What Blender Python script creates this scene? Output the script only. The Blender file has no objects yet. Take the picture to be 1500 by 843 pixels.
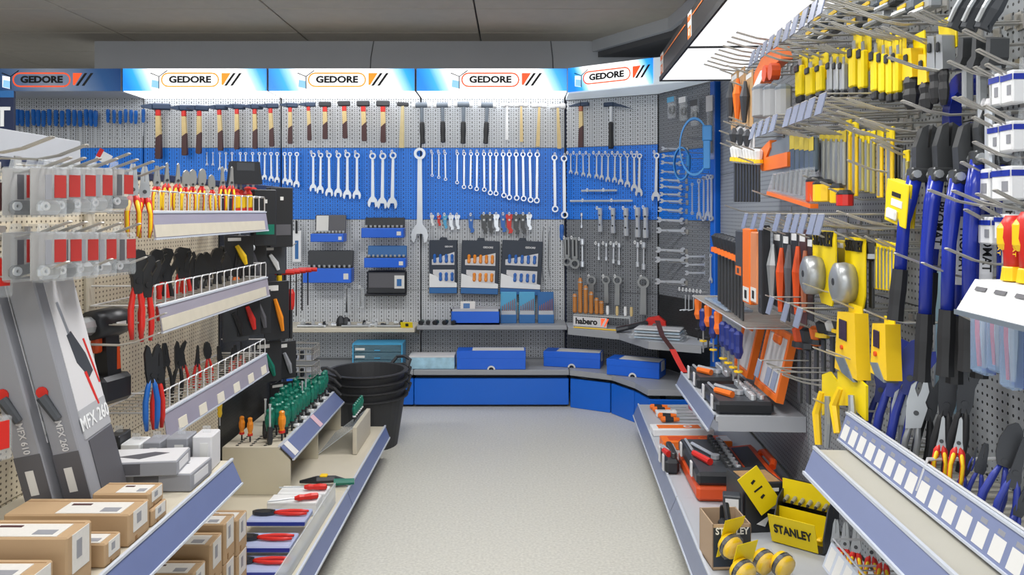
import bpy, math, random
from mathutils import Matrix, Vector, Euler
random.seed(7)
sc = bpy.context.scene
COL = sc.collection
PI = math.pi
F = 1138.0; HC = 1.287; CX = 750.0; HY = 310.0      # focal length in px, eye height, principal column, horizon row
# ---------------------------------------------------------------- camera
cd = bpy.data.cameras.new('camera'); cam = bpy.data.objects.new('camera', cd); COL.objects.link(cam)
cam.location = (0, 0, HC); cam.rotation_euler = (PI/2, 0, 0)
cd.sensor_fit = 'HORIZONTAL'; cd.sensor_width = 36.0; cd.lens = 36.0*F/1500.0
cd.shift_y = -(421.5-HY)/1500.0; cd.clip_start = .02
sc.camera = cam
# ---------------------------------------------------------------- light
wd = bpy.data.worlds.new('world'); sc.world = wd; wd.use_nodes = True
bg = wd.node_tree.nodes['Background']; bg.inputs[0].default_value = (.92, .96, 1, 1); bg.inputs[1].default_value = 1.5
sc.view_settings.view_transform = 'Standard'; sc.view_settings.look = 'None'
sc.view_settings.gamma = 1; sc.view_settings.use_curve_mapping = False
sc.view_settings.exposure = 0.25
ADDED_LAMP_WATTS = 22
SIGN_E, DIFF_E = .95, 2.6
# ---------------------------------------------------------------- materials
MATS = {}
def srgb(c):
    if isinstance(c, str):
        c = tuple(int(c[i:i+2], 16)/255 for i in (0, 2, 4))
    return tuple((x/12.92 if x <= .04045 else ((x+.055)/1.055)**2.4) for x in c)
def mat(name, c=None, rough=.5, metal=0, alpha=1, trans=0, noise=0, nscale=40, bump=0, emit=0, coat=0):
    if name in MATS: return MATS[name]
    m = bpy.data.materials.new(name); m.use_nodes = True
    nt = m.node_tree; b = nt.nodes['Principled BSDF']; col = srgb(c)+(1,)
    b.inputs['Base Color'].default_value = col
    b.inputs['Roughness'].default_value = rough; b.inputs['Metallic'].default_value = metal
    if trans: b.inputs['Transmission Weight'].default_value = trans; b.inputs['IOR'].default_value = 1.2
    if alpha < 1: b.inputs['Alpha'].default_value = alpha
    if coat: b.inputs['Coat Weight'].default_value = coat
    if emit:
        b.inputs['Emission Color'].default_value = col; b.inputs['Emission Strength'].default_value = emit
    if noise or bump:
        tc = nt.nodes.new('ShaderNodeTexCoord'); n = nt.nodes.new('ShaderNodeTexNoise')
        n.inputs['Scale'].default_value = nscale; n.inputs['Detail'].default_value = 4
        nt.links.new(tc.outputs['Object'], n.inputs['Vector'])
        if noise:
            mx = nt.nodes.new('ShaderNodeMix'); mx.data_type = 'RGBA'
            mx.inputs[6].default_value = tuple(x*(1-noise) for x in col[:3])+(1,)
            mx.inputs[7].default_value = tuple(min(1, x*(1+noise)) for x in col[:3])+(1,)
            nt.links.new(n.outputs['Fac'], mx.inputs[0]); nt.links.new(mx.outputs[2], b.inputs['Base Color'])
        if bump:
            bp = nt.nodes.new('ShaderNodeBump'); bp.inputs['Strength'].default_value = bump; bp.inputs['Distance'].default_value = .002
            nt.links.new(n.outputs['Fac'], bp.inputs['Height']); nt.links.new(bp.outputs['Normal'], b.inputs['Normal'])
    MATS[name] = m; return m
def N(nt, op, a, b=None, c=None):
    n = nt.nodes.new('ShaderNodeMath'); n.operation = op
    for i, s in enumerate((a, b, c)):
        if s is None: continue
        if isinstance(s, (int, float)): n.inputs[i].default_value = s
        else: nt.links.new(s, n.inputs[i])
    return n.outputs[0]
def pegmat(name, c, hole='1c1d20', px=.0173, pz=.014, r=.0032, slot=True, rough=.45, metal=0):
    """perforated sheet metal: rows of punched round holes, every third column slots"""
    if name in MATS: return MATS[name]
    m = mat(name, c, rough, metal); nt = m.node_tree; b = nt.nodes['Principled BSDF']
    tc = nt.nodes.new('ShaderNodeTexCoord'); sp = nt.nodes.new('ShaderNodeSeparateXYZ')
    nt.links.new(tc.outputs['Object'], sp.inputs[0])
    X, Z = sp.outputs['X'], sp.outputs['Z']
    fx = N(nt, 'MULTIPLY', N(nt, 'SUBTRACT', N(nt, 'FRACT', N(nt, 'DIVIDE', X, px)), .5), px)
    fz = N(nt, 'MULTIPLY', N(nt, 'SUBTRACT', N(nt, 'FRACT', N(nt, 'DIVIDE', Z, pz)), .5), pz)
    d = N(nt, 'SQRT', N(nt, 'ADD', N(nt, 'MULTIPLY', fx, fx), N(nt, 'MULTIPLY', fz, fz)))
    dot = N(nt, 'LESS_THAN', d, r); mask = dot
    if slot:
        col3 = N(nt, 'LESS_THAN', N(nt, 'FRACT', N(nt, 'DIVIDE', X, px*3)), 1/3)
        fz2 = N(nt, 'MULTIPLY', N(nt, 'SUBTRACT', N(nt, 'FRACT', N(nt, 'DIVIDE', Z, pz*2)), .5), pz*2)
        sl = N(nt, 'MULTIPLY', N(nt, 'LESS_THAN', N(nt, 'ABSOLUTE', fx), r*.85), N(nt, 'LESS_THAN', N(nt, 'ABSOLUTE', fz2), pz*.55))
        mask = N(nt, 'ADD', N(nt, 'MULTIPLY', col3, sl), N(nt, 'MULTIPLY', N(nt, 'SUBTRACT', 1, col3), dot))
    mx = nt.nodes.new('ShaderNodeMix'); mx.data_type = 'RGBA'
    mx.inputs[6].default_value = srgb(c)+(1,); mx.inputs[7].default_value = srgb(hole)+(1,)
    nt.links.new(mask, mx.inputs[0]); nt.links.new(mx.outputs[2], b.inputs['Base Color'])
    return m
# ---------------------------------------------------------------- mesh builder
class MB:
    def __init__(s): s.v = []; s.f = []
    def add(s, vs, fs, mtx=None):
        o = len(s.v)
        s.v += [tuple(mtx @ Vector(p)) if mtx else tuple(p) for p in vs]
        s.f += [tuple(i+o for i in f) for f in fs]; return s
    def box(s, x0, x1, y0, y1, z0, z1, mtx=None):
        vs = [(x0,y0,z0),(x1,y0,z0),(x1,y1,z0),(x0,y1,z0),(x0,y0,z1),(x1,y0,z1),(x1,y1,z1),(x0,y1,z1)]
        return s.add(vs, [(0,3,2,1),(4,5,6,7),(0,1,5,4),(1,2,6,5),(2,3,7,6),(3,0,4,7)], mtx)
    def cbox(s, c, d, mtx=None):
        return s.box(c[0]-d[0]/2, c[0]+d[0]/2, c[1]-d[1]/2, c[1]+d[1]/2, c[2]-d[2]/2, c[2]+d[2]/2, mtx)
    def bbox(s, x0, x1, y0, y1, z0, z1, b=.004, mtx=None):
        """box with chamfered edges"""
        cx, cy, cz = (x0+x1)/2, (y0+y1)/2, (z0+z1)/2
        hx, hy, hz = (x1-x0)/2, (y1-y0)/2, (z1-z0)/2; b = min(b, hx*.9, hy*.9, hz*.9)
        vs, idx = [], {}
        for sx in (-1, 1):
            for sy in (-1, 1):
                for sz in (-1, 1):
                    for a in range(3):
                        h = [hx-b, hy-b, hz-b]; h[a] += b
                        idx[(sx, sy, sz, a)] = len(vs); vs.append((cx+sx*h[0], cy+sy*h[1], cz+sz*h[2]))
        fs = []
        def q(*k): fs.append(tuple(idx[i] for i in k))
        for sg in (-1, 1):
            o = [(-1,-1),(1,-1),(1,1),(-1,1)]; o2 = o if sg == 1 else o[::-1]
            q(*[(sg, a, b_, 0) for a, b_ in o2]); q(*[(b_, sg, a, 1) for a, b_ in o2]); q(*[(a, b_, sg, 2) for a, b_ in o2])
        for a in (-1, 1):
            for c in (-1, 1):
                q((a,c,-1,0),(a,c,1,0),(a,c,1,1),(a,c,-1,1)); q((a,-1,c,0),(a,1,c,0),(a,1,c,2),(a,-1,c,2)); q((-1,a,c,1),(1,a,c,1),(1,a,c,2),(-1,a,c,2))
                for e in (-1, 1): pass
        for sx in (-1, 1):
            for sy in (-1, 1):
                for sz in (-1, 1): q((sx,sy,sz,0),(sx,sy,sz,1),(sx,sy,sz,2))
        return s.add(vs, fs, mtx)
    def prism(s, poly, t0, t1, plane='xz', mtx=None):
        """extrude a 2-D outline; plane xz -> thickness along y, xy -> along z, yz -> along x"""
        n = len(poly)
        def p(u, w, t): return {'xz': (u, t, w), 'xy': (u, w, t), 'yz': (t, u, w)}[plane]
        vs = [p(u, w, t0) for u, w in poly]+[p(u, w, t1) for u, w in poly]
        fs = [tuple(range(n)), tuple(range(2*n-1, n-1, -1))]+[(i, i+n, (i+1) % n+n, (i+1) % n) for i in range(n)]
        return s.add(vs, fs, mtx)
    def ring(s, c, ro, ri, t0, t1, plane='xz', n=14, a0=0, a1=2*PI, mtx=None, sq=1):
        full = abs(a1-a0-2*PI) < 1e-6; k = n if full else n+1
        vs = []
        def p(u, w, t): return {'xz': (u, t, w), 'xy': (u, w, t), 'yz': (t, u, w)}[plane]
        for i in range(k):
            a = a0+(a1-a0)*i/n; ca, sa = math.cos(a), math.sin(a)*sq
            for r, t in ((ro, t0), (ri, t0), (ri, t1), (ro, t1)): vs.append(p(c[0]+r*ca, c[1]+r*sa, t))
        fs = []
        for i in range(n):
            j = (i+1) % k
            for e in range(4): fs.append((i*4+e, j*4+e, j*4+(e+1) % 4, i*4+(e+1) % 4))
        if not full: fs += [(0,1,2,3), ((k-1)*4+3, (k-1)*4+2, (k-1)*4+1, (k-1)*4)]
        return s.add(vs, fs, mtx)
    def tube(s, pts, r, n=6, mtx=None, cap=True):
        pts = [Vector(p) for p in pts]; rs = r if isinstance(r, (list, tuple)) else [r]*len(pts)
        vs, fs = [], []; up = None
        for i, p in enumerate(pts):
            t = (pts[min(i+1, len(pts)-1)]-pts[max(i-1, 0)])
            t = t.normalized() if t.length > 1e-9 else Vector((0, 0, 1))
            if up is None: up = Vector((0, 0, 1)) if abs(t.z) < .9 else Vector((1, 0, 0))
            a = t.cross(up)
            if a.length < 1e-4: a = t.cross(Vector((0, 1, 0)))
            a.normalize(); b = a.cross(t).normalized(); up = b
            for k in range(n):
                an = 2*PI*k/n; vs.append(p+(a*math.cos(an)+b*math.sin(an))*rs[i])
        for i in range(len(pts)-1):
            for k in range(n):
                fs.append((i*n+k, i*n+(k+1) % n, (i+1)*n+(k+1) % n, (i+1)*n+k))
        if cap: fs += [tuple(range(n-1, -1, -1)), tuple(range((len(pts)-1)*n, len(pts)*n))]
        return s.add(vs, fs, mtx)
    def lathe(s, prof, n=12, axis='z', c=(0,0,0), mtx=None, sx=1, sy=1):
        """prof: (radius, height) pairs"""
        vs, fs = [], []
        for r, h in prof:
            for k in range(n):
                a = 2*PI*k/n; u, w = r*math.cos(a)*sx, r*math.sin(a)*sy
                q = {'z': (u, w, h), 'y': (u, h, w), 'x': (h, u, w)}[axis]
                vs.append((q[0]+c[0], q[1]+c[1], q[2]+c[2]))
        for i in range(len(prof)-1):
            for k in range(n): fs.append((i*n+k, i*n+(k+1) % n, (i+1)*n+(k+1) % n, (i+1)*n+k))
        fs += [tuple(range(n-1, -1, -1)), tuple(range((len(prof)-1)*n, len(prof)*n))]
        return s.add(vs, fs, mtx)
    def mesh(s, name, smooth=False):
        me = bpy.data.meshes.new(name); me.from_pydata(s.v, [], s.f)
        if smooth: me.polygons.foreach_set('use_smooth', [True]*len(me.polygons))
        me.update()
        import bmesh
        bm = bmesh.new(); bm.from_mesh(me); bmesh.ops.recalc_face_normals(bm, faces=bm.faces); bm.to_mesh(me); bm.free()
        return me
def textmesh(txt, size, extr=.0006, bold=.0, align='CENTER'):
    cu = bpy.data.curves.new('t', 'FONT'); cu.body = txt; cu.size = size; cu.extrude = extr; cu.offset = bold*size
    cu.align_x = align; cu.align_y = 'CENTER'; cu.resolution_u = 3
    o = bpy.data.objects.new('t', cu); COL.objects.link(o)
    me = bpy.data.meshes.new_from_object(o.evaluated_get(bpy.context.evaluated_depsgraph_get()))
    bpy.data.objects.remove(o); bpy.data.curves.remove(cu)
    me.transform(Matrix.Rotation(PI/2, 4, 'X'))       # upright, reads from -Y
    return me
# ---------------------------------------------------------------- objects
def withmat(me, m):
    if not me.materials: me.materials.append(m); return me
    if m is None or me.materials[0] is m: return me
    k = ('withmat', me.name, m.name)
    if k not in CACHE: c = me.copy(); c.materials.clear(); c.materials.append(m); CACHE[k] = c
    return CACHE[k]
CACHE = {}
def link(name, me, m=None, parent=None, mtx=None):
    o = bpy.data.objects.new(name, me); COL.objects.link(o)
    if m is not None and me is not None: o.data = withmat(me, m)
    if parent is not None: o.parent = parent
    if mtx is not None: o.matrix_basis = mtx
    return o
def tag(o, label=None, cat=None, group=None, kind=None):
    if label: o['label'] = label
    if cat: o['category'] = cat
    if group: o['group'] = group
    if kind: o['kind'] = kind
    return o
class Proto:
    """parts: list of [name, mesh, material, parent index or None, matrix, label]"""
    def __init__(s): s.parts = []
    def p(s, name, mb, m, parent=None, mtx=None, smooth=False, label=None):
        me = mb.mesh(name, smooth) if isinstance(mb, MB) else mb
        me = withmat(me, m)
        s.parts.append((name, me, parent, mtx, label)); return len(s.parts)-1
def put(pr, name, label, cat, mtx, group=None):
    if len(pr.parts) == 1:
        o = link(name, pr.parts[0][1], None, None, mtx)
    else:
        o = bpy.data.objects.new(name, None); COL.objects.link(o); o.matrix_basis = mtx; o.empty_display_size = .02
        made = []
        for (n, me, par, mx, lb) in pr.parts:
            c = link(n, me, None, made[par] if par is not None else o, mx)
            if lb: c['label'] = lb
            made.append(c)
    return tag(o, label, cat, group)
def proto(fn):
    def g(*a, **k):
        key = (fn.__name__, a, tuple(sorted(k.items())))
        if key not in CACHE: CACHE[key] = fn(*a, **k)
        return CACHE[key]
    return g
ORD = ('first second third fourth fifth sixth seventh eighth ninth tenth eleventh twelfth thirteenth fourteenth fifteenth '
       'sixteenth seventeenth eighteenth nineteenth twentieth').split()
def od(i):
    if i < 20: return ORD[i]
    t = {2: 'twenty', 3: 'thirty', 4: 'forty'}[(i+1)//10]
    return t+'-'+ORD[(i+1) % 10-1] if (i+1) % 10 else {3: 'thirtieth', 4: 'fortieth'}[(i+1)//10]
# ---------------------------------------------------------------- from photo pixels to places on the walls
D0 = 5.5                    # back wall
XL = -1.16                  # left pegboard
RA, RB = .98, .055          # right pegboard x = RA + RB*y
RROT = -PI/2-math.atan(RB)
def at(px, py, d): return Vector(((px-CX)*d/F, d, HC-(py-HY)*d/F))
def T(v): return Matrix.Translation(v)
def RZ(a): return Matrix.Rotation(a, 4, 'Z')
def RX(a): return Matrix.Rotation(a, 4, 'X')
def RY(a): return Matrix.Rotation(a, 4, 'Y')
def SC(x, y=None, z=None): return Matrix.Diagonal((x, y or x, z or x, 1))
def bk(px, py, off=0.0): return T(at(px, py, D0-off))                       # on back wall, off = distance in front of it
def lf(px, py, off=0.0): return T(at(px, py, (XL+off)*F/(px-CX))) @ RZ(PI/2)
def rt(px, py, off=0.0): return T(at(px, py, (RA-off)/((px-CX)/F-RB))) @ RZ(RROT)
def floorpt(px, py): return at(px, py, F*HC/(py-HY))
def onz(px, py, z): return at(px, py, F*(HC-z)/(py-HY))
def ly(y, z, off=0.0): return T((XL+off, y, z)) @ RZ(PI/2)
def ry(y, z, off=0.0): return T((RA+RB*y-off, y, z)) @ RZ(RROT)
# ================================================================ room
M_floor = mat('vinyl_floor', 'c6c5bc', .38, noise=.34, nscale=95)
M_ceil = mat('ceiling_tile', 'b9b2a6', .9, noise=.10, nscale=9)
M_bulk = mat('painted_bulkhead', 'c2c4c8', .8, noise=.03, nscale=6)
M_dark = mat('dark_gap', '15171b', .6)
M_navy = mat('navy_metal', '1d2848', .45)
M_blue = mat('blue_enamel', '0c62cc', .38, noise=.03, nscale=5)
M_grey = mat('grey_enamel', '94979c', .4, noise=.04, nscale=8)
M_lgrey = mat('light_grey_enamel', 'b4b8bf', .4, noise=.04, nscale=8)
M_cream = mat('cream_enamel', 'c4bdac', .45, noise=.03, nscale=8)
M_strip = mat('price_rail_plastic', '67739c', .25, noise=.05, nscale=12)
M_stripg = mat('grey_price_rail', '7c849a', .25, noise=.05, nscale=14)
M_lip = mat('clear_rail_edge', 'c3cad6', .25)
M_white = mat('white_paper', 'd6d6d4', .6)
M_print = mat('black_print', '17181a', .6)
M_wire = mat('zinc_wire', 'b9b7b2', .35, .65)
M_wirew = mat('bright_zinc_wire', 'd5d6d8', .35, .4)
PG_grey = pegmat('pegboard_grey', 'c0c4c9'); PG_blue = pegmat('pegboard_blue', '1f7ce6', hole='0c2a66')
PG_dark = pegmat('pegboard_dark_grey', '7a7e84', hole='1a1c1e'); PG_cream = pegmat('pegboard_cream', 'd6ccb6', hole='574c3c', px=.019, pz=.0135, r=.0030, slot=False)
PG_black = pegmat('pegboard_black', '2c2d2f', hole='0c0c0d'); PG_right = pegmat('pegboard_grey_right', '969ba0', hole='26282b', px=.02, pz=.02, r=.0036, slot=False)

fl = link('floor', MB().box(-6, 6, -4, 9, -.05, 0).mesh('floor'), M_floor); tag(fl, 'speckled pale grey vinyl shop floor', 'floor', kind='structure')
# the ceiling: a slab carrying separate tiles with sunken joints
ce = link('ceiling', MB().box(-6, 6, -4, 9, 2.54, 2.6).mesh('ceiling'), M_dark); tag(ce, 'grey tiled ceiling above the tool aisle', 'ceiling', kind='structure')
tile = MB().bbox(-.62, .62, -.31, .31, 0, .02, .004).mesh('ceiling_tile'); tile.materials.append(M_ceil)
for i in range(-5, 5):
    for j in range(6, 15):
        link('ceiling_tile', tile, None, ce, T((i*1.25+.4, j*.63, 2.52)))
wb = link('wall_back', MB().box(-3.02, 6, 5.62, 5.7, 0, 2.52).mesh('wall_back'), M_bulk); tag(wb, 'plain grey bulkhead above the blue signs', 'wall', kind='structure')
M_seam = mat('bulkhead_seam', '77797c', .8)
for x, dx in ((-1.03, .03), (.3, -.02)):
    link('seam', MB().tube([(x, 5.618, 2.2), (x+dx*.3, 5.618, 2.4), (x+dx, 5.618, 2.52)], .004, 4).mesh('seam'), M_seam, wb)
wf = link('wall_far', MB().box(-6, -3.0, 6.9, 7, 0, 2.52).mesh('wall_far'), M_bulk); tag(wf, 'far grey wall behind the left bay', 'wall', kind='structure')
wr = link('wall_right', MB().box(2.4, 2.5, -4, 9, 0, 2.54).mesh('wall_right'), M_bulk); tag(wr, 'grey side wall behind the right shelving', 'wall', kind='structure')
wl = link('wall_left', MB().box(-6, -5.9, -4, 9, 0, 2.54).mesh('wall_left'), M_bulk); tag(wl, 'grey side wall far left of the shop', 'wall', kind='structure')
M_soff = mat('soffit_paint', '5a5a5c', .8)
so = link('trim_1', MB().prism([(.62, 5.6), (1.02, 4.95), (1.10, 4.2), (1.25, 0), (2.4, 0), (2.4, 5.6)], 2.40, 2.53, 'xy').mesh('trim'), M_soff)
tag(so, 'dark lowered soffit above the orange and black signs', 'trim', kind='structure')
so2 = link('trim_2', MB().prism([(.58, 5.6), (.99, 4.93), (1.06, 4.2), (1.10, 4.2), (1.02, 4.95), (.62, 5.6)], 2.44, 2.525, 'xy').mesh('trim'), M_bulk)
tag(so2, 'light grey edge strip of the lowered soffit', 'trim', kind='structure')
# added ceiling lamps, all out of view, placed to light the aisle
M_lamp = mat('added_lamp_diffuser', 'ffffff', .5, emit=5); M_lampb = mat('added_lamp_body', 'dddddd', .5)
nlamp = 0
for (lx, lyy) in ((-.3, .1), (.0, 1.8), (-.1, 3.3), (-2.6, 1.0), (-2.6, 3.4), (.0, -1.6)):
    e = bpy.data.objects.new('added_lamp', None); COL.objects.link(e); e.location = (lx, lyy, 2.52)
    tag(e, '%s added ceiling lamp out of view, lighting the aisle' % od(nlamp), 'lamp', 'added lamps out of view'); nlamp += 1
    link('housing', MB().bbox(-.62, .62, -.15, .15, -.05, .0, .01).mesh('housing'), M_lampb, e)
    link('diffuser', MB().bbox(-.58, .58, -.12, .12, -.062, -.05, .004).mesh('diffuser'), M_lamp, e)
    ld = bpy.data.lights.new('added_lamp_light', 'AREA'); ld.shape = 'RECTANGLE'; ld.size = 1.16; ld.size_y = .24; ld.energy = ADDED_LAMP_WATTS; ld.color = (1, .98, .95)
    lo = bpy.data.objects.new('added_lamp_light', ld); COL.objects.link(lo); lo.parent = e; lo.location = (0, 0, -.07)

# ================================================================ signs
def signmat(name, lit=True, w=1.0):
    """printed sign sheet: blue corners fading to white (print), backlit when lit"""
    m = mat(name, 'ffffff', .3); nt = m.node_tree; b = nt.nodes['Principled BSDF']
    tc = nt.nodes.new('ShaderNodeTexCoord'); sp = nt.nodes.new('ShaderNodeSeparateXYZ'); nt.links.new(tc.outputs['Object'], sp.inputs[0])
    u = N(nt, 'ADD', sp.outputs['X'], N(nt, 'MULTIPLY', sp.outputs['Z'], .45))
    a = N(nt, 'ABSOLUTE', N(nt, 'SUBTRACT', u, .03))
    r = nt.nodes.new('ShaderNodeValToRGB'); cr = r.color_ramp
    if lit:
        st = [(.0, 'ffffff'), (.60, 'ffffff'), (.72, '9fd2f2'), (.84, '2a9be6'), (1, '1478d6')]
    else:
        st = [(.0, 'b9c6dc'), (.35, '8fa9d2'), (.7, '3f72b4'), (1, '20549c')]
    while len(cr.elements) < len(st): cr.elements.new(.5)
    for e, (p, c) in zip(cr.elements, st): e.position = p; e.color = srgb(c)+(1,)
    nt.links.new(N(nt, 'DIVIDE', a, w/2), r.inputs[0]); nt.links.new(r.outputs[0], b.inputs['Base Color'])
    if lit:
        nt.links.new(r.outputs[0], b.inputs['Emission Color']); b.inputs['Emission Strength'].default_value = SIGN_E
    return m
M_or = mat('orange_print', 'f0922a', .5, emit=.75); M_ror = mat('red_orange_print', 'e8552a', .5, emit=.75)
M_icon = mat('icon_blue_print', '8cc3e8', .5, emit=.7); M_icon2 = mat('icon_white_print', 'f2f6fa', .5, emit=.7)
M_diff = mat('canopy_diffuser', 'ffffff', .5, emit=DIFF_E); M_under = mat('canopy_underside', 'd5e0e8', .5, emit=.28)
T_ged = textmesh('GEDORE', .062, .0008, .045)
def gedore(par, cx, cz, y, col, mtx=None):
    m0 = mtx or Matrix()
    def k(n, mb, mm): return link(n, mb if not isinstance(mb, MB) else mb.mesh(n), mm, par, m0)
    t = link('lettering', T_ged, M_print, par, m0 @ T((cx, y-.0015, cz)) @ SC(1.16, 1, .98))
    pts = []
    hw, hh = .19, .044
    for i in range(9): a = -PI/2+PI*i/8; pts.append((cx+hw-hh+hh*math.cos(a), y-.001, cz+hh*math.sin(a)))
    for i in range(9): a = PI/2+PI*i/8; pts.append((cx-hw+hh+hh*math.cos(a), y-.001, cz+hh*math.sin(a)))
    pts.append(pts[0]); k('logo_outline', MB().tube(pts, .0048, 4), col)
    x0 = cx-hw-.012
    k('logo_cube', MB().prism([(x0-.06, cz+.028), (x0-.005, cz+.018), (x0-.005, cz-.062), (x0-.06, cz-.05)], y-.001, y, 'xz'), M_icon2)
    k('logo_cube_face', MB().prism([(x0-.052, cz-.0), (x0-.005, cz-.01), (x0-.005, cz-.058), (x0-.056, cz-.048)], y-.0014, y, 'xz'), M_icon)
    k('logo_lines', MB().tube([(x0-.062, y-.002, cz+.045), (x0-.005, y-.002, cz+.022), (x0+.05, y-.002, cz+.062)], .003, 4).tube([(x0-.005, y-.002, cz+.022), (x0-.005, y-.002, cz-.062)], .003, 4), M_print)
    x1 = cx+hw+.02
    k('logo_triangle', MB().prism([(x1, cz+.045), (x1+.068, cz+.045), (x1, cz-.035)][::1] if False else [(x1, cz+.045), (x1+.062, cz+.045), (x1+.012, cz-.035), (x1, cz-.035)], y-.001, y, 'xz'), col)
    for j in (0, 1):
        xs = x1+.078+j*.04
        k('logo_stripe', MB().prism([(xs, cz+.045), (xs+.018, cz+.045), (xs-.042, cz-.04), (xs-.06, cz-.04)], y-.001, y, 'xz'), M_print)
def mesh_part(name, mb, m, par, mtx=None): return link(name, mb.mesh(name), m, par, mtx)
# ================================================================ back wall bays
BX = [-3.62, -2.61, -1.635, -.645, .375]
BANDS = [(1.739, 2.09, PG_grey), (1.232, 1.736, PG_blue), (.732, 1.229, PG_grey), (.25, .729, PG_grey)]
bay_words = ['with an unlit dull blue sign, far left', 'under the second blue sign from left', 'under the third blue sign from left', 'under the fourth blue sign, with the giant wrench']
for i in range(4):
    x0, x1 = BX[i], BX[i+1]; xc = (x0+x1)/2; w = x1-x0
    e = bpy.data.objects.new('shelving_bay', None); COL.objects.link(e); e.location = (xc, D0, 0)
    tag(e, 'grey and blue pegboard wall bay '+bay_words[i], 'shelving', 'pegboard bays along the back wall')
    for (z0, z1, pm) in BANDS:
        mesh_part('pegboard_panel', MB().box(-w/2+.006, w/2-.006, 0, .02, z0, z1), pm, e)
    mesh_part('upright', MB().box(-w/2, -w/2+.03, .022, .05, 0, 2.2), M_navy, e)
    mesh_part('base_shelf', MB().bbox(-w/2+.001, w/2-.001, -.42, -.001, .215, .25, .004), M_grey, e)
    mesh_part('kick_plate', MB().bbox(-w/2+.002, w/2-.002, -.395, -.37, .015, .19, .004), M_blue, e)
    mesh_part('plinth', MB().box(-w/2+.01, w/2-.01, -.36, -.02, 0, .214), M_dark, e)
    lit = i > 0
    c = mesh_part('canopy', MB().prism([(-.30, 2.095), (-.30, 2.245), (0, 2.245), (0, 2.091)], -w/2+.004, w/2-.004, 'yz'), M_grey, e)
    mesh_part('sign_face', MB().box(-w/2+.008, w/2-.008, -.003, .0025, -.075, .075), signmat('sign_print_lit' if lit else 'sign_print_unlit', lit), c, T((0, -.303, 2.168)))
    mesh_part('diffuser', MB().prism([(-.296, 2.091), (-.296, 2.0945), (-.004, 2.0905), (-.004, 2.087)], -w/2+.01, w/2-.01, 'yz'), M_diff if lit else M_lgrey, c)
    gedore(c, -.03+(.02 if i == 3 else 0), 2.168, -.306, M_or if i in (1, 2) else M_ror)
def bayshelf(i, z, m, x0, x1, dep, label):
    e = bpy.data.objects.new('wall_shelf', None); COL.objects.link(e); e.location = (0, D0, z); tag(e, label, 'shelf', 'shelves on the back wall')
    mesh_part('shelf_board', MB().bbox(x0, x1, -dep, -.002, -.03, 0, .004), m, e)
    mesh_part('bracket', MB().prism([(-.002, -.03), (-dep*.8, -.03), (-.002, -.09)], x0+.004, x0+.008, 'yz'), m, e)
    mesh_part('bracket', MB().prism([(-.002, -.03), (-dep*.8, -.03), (-.002, -.09)], x1-.008, x1-.004, 'yz'), m, e)
    return e
bayshelf(2, .505, M_cream, -1.62, -.652, .30, 'cream metal shelf of loose sockets left of the grey shelf')
bayshelf(3, .52, M_grey, -.64, .37, .28, 'grey metal wall shelf under the black tool set boxes')
# ---------------------------------------------------------------- the angled corner
def planemap(A, B):
    A = Vector(A); B = Vector(B); d = (B-A).normalized(); n = Vector((d.y, -d.x)); rz = math.atan2(d.y, d.x)
    def g(px, py, off=0.0):
        A2 = A+n*off; k = (px-CX)/F
        # point A2 + t d with x = k*y
        t = (k*A2.y-A2.x)/(d.x-k*d.y); y = A2.y+t*d.y
        return T(at(px, py, y)) @ RZ(rz)
    return g, rz
P4, P5, P6 = (.38, 5.5), (.98, 5.2), (1.235, 4.62)
b4, rz4 = planemap(P4, P5); b5, rz5 = planemap(P5, P6)
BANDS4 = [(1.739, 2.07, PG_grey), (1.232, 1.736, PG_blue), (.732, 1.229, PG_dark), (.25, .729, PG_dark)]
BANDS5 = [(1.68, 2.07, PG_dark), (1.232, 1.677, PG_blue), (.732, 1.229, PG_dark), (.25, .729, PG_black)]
for (A, B, rz, bands, lab) in ((P4, P5, rz4, BANDS4, 'angled pegboard bay with socket tubes right of giant wrench'), (P5, P6, rz5, BANDS5, 'corner pegboard bay holding double ended spanners edge on')):
    w = (Vector(B)-Vector(A)).length
    e = bpy.data.objects.new('shelving_bay', None); COL.objects.link(e); e.matrix_basis = T((A[0], A[1], 0)) @ RZ(rz)
    tag(e, lab, 'shelving', 'pegboard bays along the back wall')
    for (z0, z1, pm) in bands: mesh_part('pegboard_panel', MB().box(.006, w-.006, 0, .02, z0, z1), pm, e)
    mesh_part('upright', MB().box(-.012, .012, .022, .05, 0, 2.2), M_navy, e)
    if B == P6: mesh_part('end_post', MB().bbox(w-.035, w+.01, -.045, .02, .0, 2.06, .004), M_blue, e)
    if B == P5:
        c = bpy.data.objects.new('canopy', MB().prism([(.377, 5.2), (.88, 4.84), (1.2, 4.62), (1.235, 4.62), (.98, 5.2), (.38, 5.5)], 2.075, 2.245, 'xy').mesh('canopy'))
        c.data.materials.append(M_under); COL.objects.link(c); c.parent = e; c.matrix_parent_inverse = e.matrix_basis.inverted()
        fr = Vector((.88-.377, 4.84-5.2)); fw = fr.length
        fm = T((.377+fr.x/2, 5.2+fr.y/2, 2.165)) @ RZ(math.atan2(fr.y, fr.x))
        s = link('sign_face', MB().box(-fw/2, fw/2, -.006, -.001, -.08, .08).mesh('sign_face'), signmat('sign_print_corner', True, .62), c, fm)
        gedore(c, -.02, 0, -.007, M_ror, fm @ SC(.9, 1, .9))
def planshelf(name, poly, z0, z1, m, label, lip=None):
    o = link(name, MB().prism(poly, z0, z1, 'xy').mesh(name), m); tag(o, label, 'shelf', 'shelves on the back wall'); return o
planshelf('corner_base_shelf', [(.378, 5.08), (.633, 4.93), (.745, 4.70), (.79, 4.52), (1.20, 4.5), (1.228, 4.61), (.975, 5.19), (.378, 5.49)], .215, .25, M_grey, 'kinked grey base shelf in the corner under two blue boxes')
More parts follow.
